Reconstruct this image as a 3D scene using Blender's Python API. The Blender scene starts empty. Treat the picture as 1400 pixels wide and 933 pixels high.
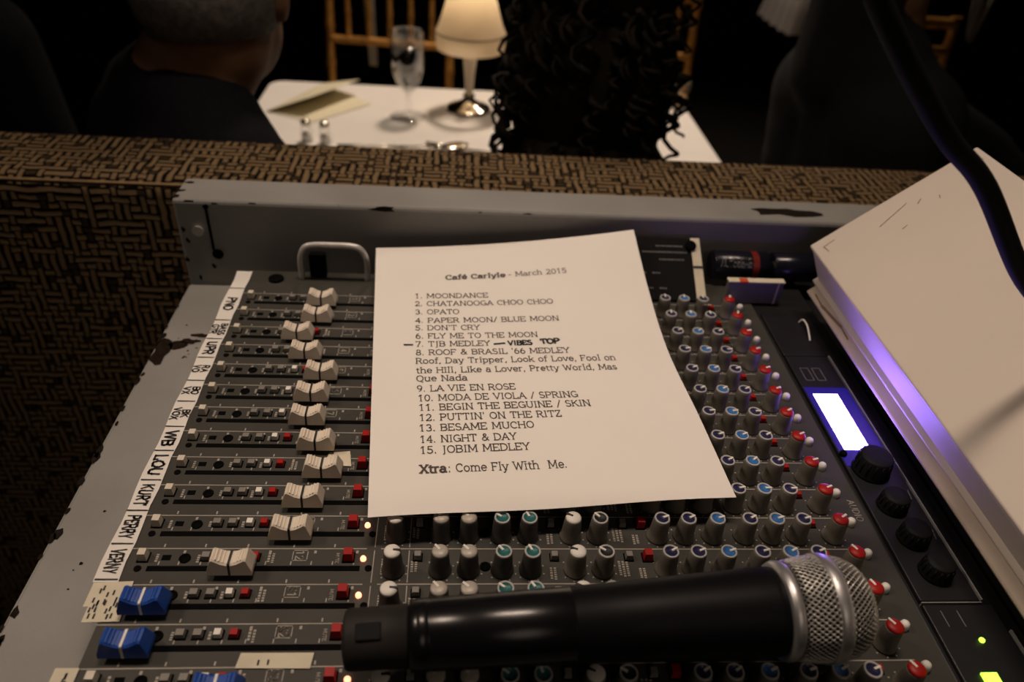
import bpy, math, random
from mathutils import Vector, Matrix
random.seed(7)
C = bpy.context.scene
COL = C.collection
Z0 = 0.95                      # height of the mixer's control panel above the floor
R = math.radians
# ------------------------------------------------------------------ camera, light, exposure
cam_data = bpy.data.cameras.new('camera')
cam = bpy.data.objects.new('camera', cam_data); COL.objects.link(cam)
FW = Vector((0.07902321, 0.797527, -0.5980853)); UP = Vector((-0.02308645, 0.60126472, 0.79871631)); RT = Vector((0.99660541, -0.04930946, 0.06592594))
cam.matrix_world = Matrix(((RT.x, UP.x, -FW.x, 0), (RT.y, UP.y, -FW.y, 0), (RT.z, UP.z, -FW.z, 0.33484 + Z0), (0, 0, 0, 1)))
cam_data.sensor_width = 36; cam_data.lens = 1020 / 1400 * 36
cam_data.clip_start = 0.01; cam_data.clip_end = 50
cam_data.dof.use_dof = True; cam_data.dof.focus_distance = 0.43; cam_data.dof.aperture_fstop = 6.3
C.camera = cam
C.view_settings.view_transform = 'Standard'; C.view_settings.look = 'None'
C.view_settings.exposure = 0; C.view_settings.gamma = 1; C.view_settings.use_curve_mapping = False
world = bpy.data.worlds.new('room_air'); C.world = world; world.use_nodes = True
world.node_tree.nodes['Background'].inputs[0].default_value = (1, 0.8, 0.62, 1)
world.node_tree.nodes['Background'].inputs[1].default_value = 0.012
def area(name, loc, target, size, power, color):
    l = bpy.data.lights.new(name, 'AREA'); l.shape = 'DISK'; l.size = size; l.energy = power; l.color = color
    o = bpy.data.objects.new(name, l); COL.objects.link(o)
    loc = Vector(loc) + Vector((0, 0, Z0)); o.location = loc
    d = Vector(target) + Vector((0, 0, Z0)) - loc
    o.rotation_euler = d.to_track_quat('-Z', 'Y').to_euler()
    return o
def spot(name, loc, target, size, power, color, angle, blend):
    l = bpy.data.lights.new(name, 'SPOT'); l.shadow_soft_size = size; l.energy = power; l.color = color
    l.spot_size = R(angle); l.spot_blend = blend
    o = bpy.data.objects.new(name, l); COL.objects.link(o)
    loc = Vector(loc) + Vector((0, 0, Z0)); o.location = loc
    d = Vector(target) + Vector((0, 0, Z0)) - loc
    o.rotation_euler = d.to_track_quat('-Z', 'Y').to_euler()
    return o
WARM = (1.0, 0.79, 0.62)
kl = area('console_downlight', (0.06, 0.54, 1.38), (0.05, 0.40, 0.0), 0.5, 2.9, WARM); kl.data.shape = 'RECTANGLE'; kl.data.size_y = 0.14; kl.data.spread = R(95)
kl.rotation_euler = (R(-9), 0, 0)
spot('side_downlight', (-1.02, 0.50, 1.25), (0.08, 0.24, 0.0), 0.12, 28, WARM, 52, 1.0)
spot('room_bounce', (0.5, -1.3, 1.55), (0.12, 0.46, 0.0), 0.9, 40, WARM, 32, 1.0)
spot('table_downlight', (0.15, 2.0, 1.55), (0.05, 1.5, -0.21), 0.12, 104, (1.0, 0.80, 0.62), 62, 0.8)
spot('far_table_downlight', (0.9, 2.6, 1.6), (0.9, 2.3, -0.3), 0.12, 40, WARM, 85, 0.8)

# ------------------------------------------------------------------ helpers
class MB:
    def __init__(s): s.v = []; s.f = []; s.m = []; s.uv = None; s.sm = []
    def face(s, idx, m=0, smooth=False): s.f.append(idx); s.m.append(m); s.sm.append(smooth)
    def box(s, x0, x1, y0, y1, z0, z1, m=0):
        b = len(s.v)
        s.v += [(x0, y0, z0), (x1, y0, z0), (x1, y1, z0), (x0, y1, z0), (x0, y0, z1), (x1, y0, z1), (x1, y1, z1), (x0, y1, z1)]
        for q in ((0, 3, 2, 1), (4, 5, 6, 7), (0, 1, 5, 4), (1, 2, 6, 5), (2, 3, 7, 6), (3, 0, 4, 7)): s.face([b + i for i in q], m)
        return s
    def quad(s, a, b, c, d, m=0):
        k = len(s.v); s.v += [a, b, c, d]; s.face([k, k + 1, k + 2, k + 3], m); return s
    def lathe(s, prof, c=(0, 0, 0), n=24, ax='Z', m=0, smooth=True, cap0=True, cap1=True, seg_m=None):
        """prof: (radius, height) pairs along the axis"""
        b = len(s.v)
        for r, h in prof:
            for i in range(n):
                a = 2 * math.pi * i / n; p, q = r * math.cos(a), r * math.sin(a)
                if ax == 'Z': s.v.append((c[0] + p, c[1] + q, c[2] + h))
                elif ax == 'X': s.v.append((c[0] + h, c[1] + p, c[2] + q))
                else: s.v.append((c[0] + q, c[1] + h, c[2] + p))
        for j in range(len(prof) - 1):
            mm = seg_m[j] if seg_m else m
            for i in range(n):
                k = (i + 1) % n
                s.face([b + j * n + i, b + j * n + k, b + (j + 1) * n + k, b + (j + 1) * n + i], mm, smooth)
        if cap0: s.face([b + i for i in range(n)][::-1], seg_m[0] if seg_m else m)
        if cap1: s.face([b + (len(prof) - 1) * n + i for i in range(n)], seg_m[-1] if seg_m else m)
        return s
    def tube(s, pts, rad, n=10, m=0, smooth=True, caps=True):
        pts = [Vector(p) for p in pts]; b = len(s.v); L = len(pts)
        up = None
        for j, p in enumerate(pts):
            t = (pts[min(j + 1, L - 1)] - pts[max(j - 1, 0)]).normalized()
            if up is None:
                up = t.orthogonal().normalized()
            up = (up - t * up.dot(t)).normalized(); w = t.cross(up)
            r = rad[j] if isinstance(rad, (list, tuple)) else rad
            for i in range(n):
                a = 2 * math.pi * i / n
                s.v.append(tuple(p + up * (r * math.cos(a)) + w * (r * math.sin(a))))
        for j in range(L - 1):
            for i in range(n):
                k = (i + 1) % n
                s.face([b + j * n + i, b + j * n + k, b + (j + 1) * n + k, b + (j + 1) * n + i], m, smooth)
        if caps:
            s.face([b + i for i in range(n)][::-1], m); s.face([b + (L - 1) * n + i for i in range(n)], m)
        return s
    def prism(s, prof, y0, y1, m=0, smooth=False):
        """profile in x,z extruded along y"""
        b = len(s.v); n = len(prof)
        s.v += [(x, y0, z) for x, z in prof] + [(x, y1, z) for x, z in prof]
        for i in range(n):
            k = (i + 1) % n; s.face([b + i, b + k, b + n + k, b + n + i], m, smooth)
        s.face([b + i for i in range(n)][::-1], m); s.face([b + n + i for i in range(n)], m)
        return s
    def grid(s, rows, m=0, smooth=True, closed=False):
        """rows: lists of points of equal length"""
        b = len(s.v); n = len(rows[0])
        for r in rows: s.v += [tuple(p) for p in r]
        for j in range(len(rows) - 1):
            for i in range(n if closed else n - 1):
                k = (i + 1) % n
                s.face([b + j * n + i, b + j * n + k, b + (j + 1) * n + k, b + (j + 1) * n + i], m, smooth)
        return s
    def ball(s, c, r, nu=16, nv=10, m=0):
        rx, ry, rz = r if isinstance(r, (tuple, list)) else (r, r, r)
        rows = []
        for j in range(nv + 1):
            t = math.pi * j / nv - math.pi / 2
            rr = max(math.cos(t), 1e-3)
            rows.append([(c[0] + rx * rr * math.cos(2 * math.pi * i / nu), c[1] + ry * rr * math.sin(2 * math.pi * i / nu), c[2] + rz * math.sin(t)) for i in range(nu)])
        b = len(s.v); s.grid(rows, m, True, True)
        s.face([b + i for i in range(nu)][::-1], m, True); s.face([b + nv * nu + i for i in range(nu)], m, True)
        return s
    def xf(s, M):
        s.v = [tuple(M @ Vector(p)) for p in s.v]; return s
    def mesh(s, name, mats, off=(0, 0, 0)):
        me = bpy.data.meshes.new(name)
        me.from_pydata([(p[0] - off[0], p[1] - off[1], p[2] - off[2]) for p in s.v], [], s.f)
        for mt in (mats if isinstance(mats, (list, tuple)) else [mats]): me.materials.append(mt)
        me.polygons.foreach_set('material_index', s.m); me.polygons.foreach_set('use_smooth', s.sm)
        if s.uv:
            ul = me.uv_layers.new(name='UVMap')
            for p in me.polygons:
                for li in p.loop_indices: ul.data[li].uv = s.uv[me.loops[li].vertex_index]
        me.update(); return me
POS = {}
def place(o, at, parent):
    at = Vector(at); POS[o.name] = at
    if parent is None: o.location = at + Vector((0, 0, Z0))
    else: o.parent = parent; o.location = at - POS[parent.name]
def tag(o, label=None, cat=None, group=None, kind=None):
    if label: o['label'] = label
    if cat: o['category'] = cat
    if group: o['group'] = group
    if kind: o['kind'] = kind
    return o
def thing(name, at, label, cat, group=None):
    o = bpy.data.objects.new(name, None); COL.objects.link(o); o.empty_display_size = 0.02
    place(o, at, None); return tag(o, label, cat, group)
def mk(name, mb, mats, parent=None, at=None, label=None, bevel=0, seg=2):
    """mb in panel coordinates; at = the object's origin in panel coordinates"""
    if at is None: at = POS[parent.name] if parent else (0, 0, 0)
    o = bpy.data.objects.new(name, mb.mesh(name, mats, at)); COL.objects.link(o); place(o, at, parent)
    if bevel:
        b = o.modifiers.new('bevel', 'BEVEL'); b.width = bevel; b.segments = seg; b.limit_method = 'ANGLE'; b.angle_limit = R(40)
    if label: o['label'] = label
    return o
def inst(name, me, parent, at, rot=0, label=None):
    o = bpy.data.objects.new(name, me); COL.objects.link(o); place(o, at, parent); o.rotation_euler = (0, 0, rot)
    if label: o['label'] = label
    return o
def proto(fn, name, mats):
    mb = MB(); fn(mb); return mb.mesh(name, mats)
def bez(pts, n=8):
    """smooth path through points"""
    P = [Vector(p) for p in pts]; out = []
    for k in range(len(P) - 1):
        p0 = P[k - 1] if k else 2 * P[0] - P[1]; p3 = P[k + 2] if k + 2 < len(P) else 2 * P[-1] - P[-2]
        for i in range(n):
            t = i / n
            out.append(.5 * (2 * P[k] + (P[k + 1] - p0) * t + (2 * p0 - 5 * P[k] + 4 * P[k + 1] - p3) * t * t + (3 * P[k] - p0 - 3 * P[k + 1] + p3) * t ** 3))
    out.append(P[-1]); return out

# ------------------------------------------------------------------ materials
def mat(name, col, rough=0.5, metal=0, spec=0.5, noise=0, nscale=60, bump=0, bscale=400, coat=0, emit=None, estr=0):
    m = bpy.data.materials.new(name); m.use_nodes = True; nt = m.node_tree; b = nt.nodes['Principled BSDF']
    b.inputs['Base Color'].default_value = (*col, 1); b.inputs['Roughness'].default_value = rough; b.inputs['Metallic'].default_value = metal
    b.inputs['Specular IOR Level'].default_value = spec; b.inputs['Coat Weight'].default_value = coat
    if emit: b.inputs['Emission Color'].default_value = (*emit, 1); b.inputs['Emission Strength'].default_value = estr
    tc = nt.nodes.new('ShaderNodeTexCoord')
    if noise:
        n = nt.nodes.new('ShaderNodeTexNoise'); n.inputs['Scale'].default_value = nscale; n.inputs['Detail'].default_value = 5
        nt.links.new(tc.outputs['Object'], n.inputs['Vector'])
        r = nt.nodes.new('ShaderNodeValToRGB'); r.color_ramp.elements[0].position = 0.3; r.color_ramp.elements[1].position = 0.7
        r.color_ramp.elements[0].color = (*[c * (1 - noise) for c in col], 1); r.color_ramp.elements[1].color = (*[min(1, c * (1 + noise)) for c in col], 1)
        nt.links.new(n.outputs['Fac'], r.inputs['Fac']); nt.links.new(r.outputs['Color'], b.inputs['Base Color'])
    if bump:
        n = nt.nodes.new('ShaderNodeTexNoise'); n.inputs['Scale'].default_value = bscale
        nt.links.new(tc.outputs['Object'], n.inputs['Vector'])
        u = nt.nodes.new('ShaderNodeBump'); u.inputs['Strength'].default_value = bump; u.inputs['Distance'].default_value = 0.001
        nt.links.new(n.outputs['Fac'], u.inputs['Height']); nt.links.new(u.outputs['Normal'], b.inputs['Normal'])
    return m
def weave(name, tan, dark, cell):
    m = bpy.data.materials.new(name); m.use_nodes = True; nt = m.node_tree; L = nt.links; b = nt.nodes['Principled BSDF']
    b.inputs['Roughness'].default_value = 0.95; b.inputs['Specular IOR Level'].default_value = 0.02
    N = nt.nodes.new
    def math_(op, a, c=None):
        x = N('ShaderNodeMath'); x.operation = op
        for i, q in enumerate((a, c)):
            if q is None: continue
            if isinstance(q, (int, float)): x.inputs[i].default_value = q
            else: L.new(q, x.inputs[i])
        return x.outputs[0]
    tc = N('ShaderNodeTexCoord'); sep = N('ShaderNodeSeparateXYZ'); L.new(tc.outputs['UV'], sep.inputs[0])
    nz = N('ShaderNodeTexNoise'); nz.inputs['Scale'].default_value = 45; L.new(tc.outputs['UV'], nz.inputs['Vector'])
    wob = math_('MULTIPLY', math_('SUBTRACT', nz.outputs['Fac'], 0.5), 0.7)
    ux = math_('ADD', math_('MULTIPLY', sep.outputs[0], 1 / cell), wob); uy = math_('ADD', math_('MULTIPLY', sep.outputs[1], 1 / cell), wob)
    cx, cy = math_('FLOOR', ux), math_('FLOOR', uy)
    cb = N('ShaderNodeCombineXYZ'); L.new(cx, cb.inputs[0]); L.new(cy, cb.inputs[1])
    wn = N('ShaderNodeTexWhiteNoise'); wn.noise_dimensions = '2D'; L.new(cb.outputs[0], wn.inputs['Vector'])
    par = math_('GREATER_THAN', math_('FRACT', math_('MULTIPLY', math_('ADD', cx, cy), 0.5)), 0.25)
    flip = math_('GREATER_THAN', wn.outputs['Value'], 0.72)
    ori = math_('ABSOLUTE', math_('SUBTRACT', par, flip))
    fx, fy = math_('FRACT', ux), math_('FRACT', uy)
    f = math_('ADD', math_('MULTIPLY', fx, ori), math_('MULTIPLY', fy, math_('SUBTRACT', 1.0, ori)))
    d = math_('ABSOLUTE', math_('SUBTRACT', f, 0.5))
    mr = N('ShaderNodeMapRange'); mr.inputs['From Min'].default_value = 0.20; mr.inputs['From Max'].default_value = 0.36
    mr.inputs['To Min'].default_value = 1; mr.inputs['To Max'].default_value = 0; L.new(d, mr.inputs['Value'])
    blk = math_('GREATER_THAN', wn.outputs['Value'], 0.1)
    fac = math_('MULTIPLY', mr.outputs[0], math_('ADD', math_('MULTIPLY', blk, 0.8), 0.2))
    n2 = N('ShaderNodeTexNoise'); n2.inputs['Scale'].default_value = 600; L.new(tc.outputs['UV'], n2.inputs['Vector'])
    mix = N('ShaderNodeMix'); mix.data_type = 'RGBA'; L.new(fac, mix.inputs['Factor'])
    mix.inputs['A'].default_value = (*dark, 1); mix.inputs['B'].default_value = (*tan, 1)
    L.new(mix.outputs['Result'], b.inputs['Base Color'])
    bp = N('ShaderNodeBump'); bp.inputs['Strength'].default_value = 0.6; bp.inputs['Distance'].default_value = 0.002
    L.new(math_('ADD', fac, math_('MULTIPLY', n2.outputs['Fac'], 0.4)), bp.inputs['Height']); L.new(bp.outputs['Normal'], b.inputs['Normal'])
    return m
def painted(name, base, chip):
    """grey paint with chipped and scuffed spots"""
    m = mat(name, base, 0.5, 0, 0.4, bump=0.15, bscale=700); nt = m.node_tree; L = nt.links; b = nt.nodes['Principled BSDF']; N = nt.nodes.new
    tc = N('ShaderNodeTexCoord')
    n1 = N('ShaderNodeTexNoise'); n1.inputs['Scale'].default_value = 70; n1.inputs['Detail'].default_value = 6; n1.inputs['Roughness'].default_value = 0.7; L.new(tc.outputs['Object'], n1.inputs['Vector'])
    r1 = N('ShaderNodeValToRGB'); r1.color_ramp.elements[0].position = 0.73; r1.color_ramp.elements[1].position = 0.75; L.new(n1.outputs['Fac'], r1.inputs['Fac'])
    n2 = N('ShaderNodeTexNoise'); n2.inputs['Scale'].default_value = 14; n2.inputs['Detail'].default_value = 8; L.new(tc.outputs['Object'], n2.inputs['Vector'])
    r2 = N('ShaderNodeValToRGB'); r2.color_ramp.elements[0].position = 0.3; r2.color_ramp.elements[1].position = 0.7
    r2.color_ramp.elements[0].color = (*[c * 0.86 for c in base], 1); r2.color_ramp.elements[1].color = (*[c * 1.07 for c in base], 1); L.new(n2.outputs['Fac'], r2.inputs['Fac'])
    mx = N('ShaderNodeMix'); mx.data_type = 'RGBA'; L.new(r1.outputs['Color'], mx.inputs['Factor']); L.new(r2.outputs['Color'], mx.inputs['A']); mx.inputs['B'].default_value = (*chip, 1)
    L.new(mx.outputs['Result'], b.inputs['Base Color']); return m
def glassy(name, tint=(1, 1, 1), gloss=0.12):
    m = bpy.data.materials.new(name); m.use_nodes = True; nt = m.node_tree; L = nt.links
    nt.nodes.remove(nt.nodes['Principled BSDF']); out = nt.nodes['Material Output']
    t = nt.nodes.new('ShaderNodeBsdfTransparent'); t.inputs[0].default_value = (*tint, 1)
    g = nt.nodes.new('ShaderNodeBsdfGlossy'); g.inputs['Roughness'].default_value = 0.04
    lw = nt.nodes.new('ShaderNodeLayerWeight'); lw.inputs[0].default_value = 0.35
    mr = nt.nodes.new('ShaderNodeMapRange'); mr.inputs['To Min'].default_value = gloss * 0.3; mr.inputs['To Max'].default_value = 0.5; L.new(lw.outputs['Facing'], mr.inputs['Value'])
    mx = nt.nodes.new('ShaderNodeMixShader'); L.new(mr.outputs[0], mx.inputs[0]); L.new(t.outputs[0], mx.inputs[1]); L.new(g.outputs[0], mx.inputs[2])
    L.new(mx.outputs[0], out.inputs['Surface']); return m
def shade_mat(name, col):
    m = bpy.data.materials.new(name); m.use_nodes = True; nt = m.node_tree; L = nt.links
    b = nt.nodes['Principled BSDF']; b.inputs['Base Color'].default_value = (*col, 1); b.inputs['Roughness'].default_value = 0.9
    t = nt.nodes.new('ShaderNodeBsdfTranslucent'); t.inputs[0].default_value = (*col, 1)
    tc = nt.nodes.new('ShaderNodeTexCoord'); w = nt.nodes.new('ShaderNodeTexNoise'); w.inputs['Scale'].default_value = 90; L.new(tc.outputs['Object'], w.inputs['Vector'])
    bp = nt.nodes.new('ShaderNodeBump'); bp.inputs['Strength'].default_value = 0.2; L.new(w.outputs['Fac'], bp.inputs['Height']); L.new(bp.outputs['Normal'], b.inputs['Normal'])
    mx = nt.nodes.new('ShaderNodeMixShader'); mx.inputs[0].default_value = 0.5
    L.new(b.outputs[0], mx.inputs[1]); L.new(t.outputs[0], mx.inputs[2]); L.new(mx.outputs[0], nt.nodes['Material Output'].inputs['Surface']); return m

M_case = painted('grey_case_paint', (0.240, 0.234, 0.222), (0.03, 0.025, 0.02))
M_chip = mat('bare_chipped_wood', (0.014, 0.010, 0.008), 0.9, 0, 0.05, noise=0.4, nscale=300)
M_stain = mat('brown_stain', (0.016, 0.010, 0.007), 0.9, 0, 0.05, noise=0.4, nscale=200)
M_dial = mat('matt_black_dial', (0.005, 0.005, 0.006), 0.6, 0, 0.15, noise=0.1)
M_black = mat('black_plastic', (0.008, 0.008, 0.009), 0.5, 0, 0.3, noise=0.2, nscale=40)
M_hole = mat('deep_black', (0.003, 0.003, 0.003), 0.9, 0, 0.05, noise=0.1)
M_panel = mat('mixer_panel_paint', (0.042, 0.040, 0.034), 0.55, 0, 0.3, noise=0.12, nscale=30)
M_print = mat('panel_lettering', (0.34, 0.31, 0.27), 0.7, noise=0.1)
M_cream = mat('cream_plastic', (0.62, 0.56, 0.47), 0.4, noise=0.06, nscale=80)
M_cap = mat('white_fader_plastic', (0.70, 0.62, 0.52), 0.5, 0, 0.35, noise=0.06, nscale=90)
M_line = mat('black_marker_line', (0.01, 0.01, 0.01), 0.6, noise=0.1)
M_blue = mat('blue_fader_plastic', (0.008, 0.06, 0.32), 0.4, noise=0.08)
M_white = mat('white_plastic', (0.75, 0.72, 0.67), 0.45, noise=0.04)
M_red = mat('red_plastic', (0.33, 0.007, 0.005), 0.45, 0, 0.3, noise=0.08)
M_dkbtn = mat('grey_button_plastic', (0.20, 0.185, 0.165), 0.5, noise=0.1)
M_knobd = mat('charcoal_knob_rubber', (0.055, 0.05, 0.046), 0.55, noise=0.15)
M_knobl = mat('grey_knob_rubber', (0.135, 0.122, 0.10), 0.55, noise=0.12)
M_rim = mat('pale_knob_rim', (0.42, 0.41, 0.40), 0.45, noise=0.05)
M_teal = mat('teal_cap', (0.02, 0.13, 0.13), 0.4, noise=0.08)
M_navy = mat('navy_cap', (0.012, 0.013, 0.06), 0.4, noise=0.08)
M_mid = mat('blue_cap', (0.03, 0.15, 0.42), 0.4, noise=0.08)
M_greycap = mat('grey_cap', (0.42, 0.38, 0.33), 0.35, noise=0.08)
M_led = mat('lit_mute_led', (1, 0.4, 0.25), 0.3, noise=0.05, emit=(1, 0.30, 0.16), estr=3.2)
M_ledoff = mat('dark_led', (0.03, 0.012, 0.01), 0.25, noise=0.05)
M_green = mat('green_led', (0.3, 1, 0.1), 0.3, noise=0.05, emit=(0.45, 1.0, 0.05), estr=2.5)
M_paper = mat('white_paper', (0.80, 0.76, 0.72), 0.8, 0, 0.2, noise=0.015, nscale=14, bump=0.06, bscale=30)
M_ink = mat('printed_ink', (0.075, 0.06, 0.055), 0.8, noise=0.1)
M_pen = mat('black_pen', (0.008, 0.008, 0.01), 0.6, noise=0.1)
M_tape = mat('white_write_on_tape', (0.72, 0.69, 0.65), 0.6, noise=0.04, nscale=50)
M_ctape = mat('cream_masking_tape', (0.60, 0.54, 0.42), 0.75, noise=0.07, nscale=90)
M_steel = mat('brushed_steel', (0.55, 0.53, 0.50), 0.4, 0.35, noise=0.1, nscale=120)
M_grille = mat('silver_grille_wire', (0.60, 0.58, 0.55), 0.35, 0.85, noise=0.05)
M_ring = mat('satin_silver_band', (0.52, 0.51, 0.52), 0.38, 0.85, noise=0.05)
M_foam = mat('black_foam', (0.01, 0.009, 0.008), 0.95, bump=0.4, bscale=600)
M_micbody = mat('glossy_black_metal', (0.005, 0.005, 0.006), 0.24, 0, 0.4, noise=0.1)
M_micneck = mat('satin_black_metal', (0.004, 0.004, 0.005), 0.45, 0, 0.10, noise=0.1)
M_mictail = mat('matt_black_plastic', (0.014, 0.012, 0.011), 0.65, 0, 0.3, noise=0.15)
M_rack = mat('rack_black_metal', (0.008, 0.008, 0.010), 0.45, 0, 0.35, noise=0.15)
M_rackline = mat('rack_edge_line', (0.20, 0.20, 0.21), 0.4, noise=0.08)  # pale grey lines; along the bezel's right edge it paints a highlight
M_lcd = mat('lit_display', (0.5, 0.5, 1), 0.3, noise=0.01, emit=(0.30, 0.17, 1.0), estr=32)
M_glow = mat('blue_display_halo', (0.01, 0.01, 0.05), 0.35, noise=0.05, emit=(0.02, 0.004, 0.6), estr=0.24)  # display's blue glow on the panel, put into an emitting colour
M_slab = mat('scuffed_white_laminate', (0.62, 0.55, 0.49), 0.45, 0, 0.4, noise=0.03, nscale=12)
M_slab2 = mat('cream_board', (0.55, 0.46, 0.38), 0.6, noise=0.08, nscale=30)
M_scuff = mat('brown_scuff', (0.20, 0.13, 0.10), 0.8, noise=0.3, nscale=200)
M_cable = mat('black_rubber_cable', (0.005, 0.005, 0.005), 0.7, 0, 0.12, noise=0.1)
M_sofa = weave('brown_black_basket_weave', (0.175, 0.118, 0.064), (0.006, 0.005, 0.004), 0.0082)
M_cloth = mat('white_table_linen', (0.74, 0.70, 0.66), 0.85, noise=0.02, nscale=20, bump=0.1, bscale=500)
M_gold = mat('gold_painted_wood', (0.50, 0.24, 0.055), 0.35, 0.35, noise=0.25, nscale=60)
M_silver = mat('polished_silver', (0.75, 0.70, 0.62), 0.15, 1.0, noise=0.05)
M_lampstem = mat('cream_enamel', (0.70, 0.60, 0.46), 0.4, noise=0.05)
M_shade = shade_mat('pleated_cream_shade', (0.76, 0.65, 0.49))
M_trim = mat('shade_braid', (0.40, 0.28, 0.16), 0.8, noise=0.1)
M_glass = glassy('clear_glass'); M_water = glassy('water', (0.93, 0.95, 0.95), 0.3)
M_card = mat('cream_card', (0.72, 0.66, 0.48), 0.8, noise=0.03)
M_sash = mat('pale_sash_cloth', (0.50, 0.48, 0.44), 0.85, noise=0.08)
M_skin = mat('skin', (0.24, 0.125, 0.065), 0.65, 0, 0.2, noise=0.12, nscale=25)
M_hair = mat('short_grey_hair', (0.16, 0.15, 0.14), 0.8, noise=0.4, nscale=120, bump=0.6, bscale=350)
M_curl = mat('dark_curly_hair', (0.010, 0.007, 0.004), 0.75, 0, 0.12, noise=0.3, nscale=60)
M_jacket = mat('black_jacket_wool', (0.007, 0.007, 0.009), 0.95, 0, 0.08, noise=0.2, nscale=200)
M_suit = mat('charcoal_suit_wool', (0.018, 0.0185, 0.020), 0.95, 0, 0.08, noise=0.15, nscale=300)
M_shirt = mat('dark_shirt', (0.03, 0.025, 0.02), 0.9, noise=0.1)
M_wall = mat('dark_wall_paint', (0.020, 0.017, 0.015), 0.9, noise=0.15, nscale=3)
M_floor = mat('dark_carpet', (0.014, 0.012, 0.011), 0.95, noise=0.3, nscale=60, bump=0.4, bscale=300)
M_ceil = mat('dark_ceiling_paint', (0.03, 0.027, 0.025), 0.9, noise=0.1, nscale=3)
M_table = mat('black_stained_wood', (0.018, 0.014, 0.011), 0.5, noise=0.3, nscale=20)
M_batt = mat('black_battery_foil', (0.010, 0.010, 0.018), 0.22, 0.2, noise=0.1)
M_battr = mat('red_battery_foil', (0.16, 0.012, 0.01), 0.3, noise=0.1)
M_carton = mat('grey_foil_carton', (0.20, 0.185, 0.20), 0.35, 0.3, noise=0.12, nscale=40)
M_orange = mat('orange_print', (0.5, 0.06, 0.02), 0.5, noise=0.05)
M_dim = mat('dim_grey_print', (0.12, 0.115, 0.11), 0.7, noise=0.1)

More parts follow.
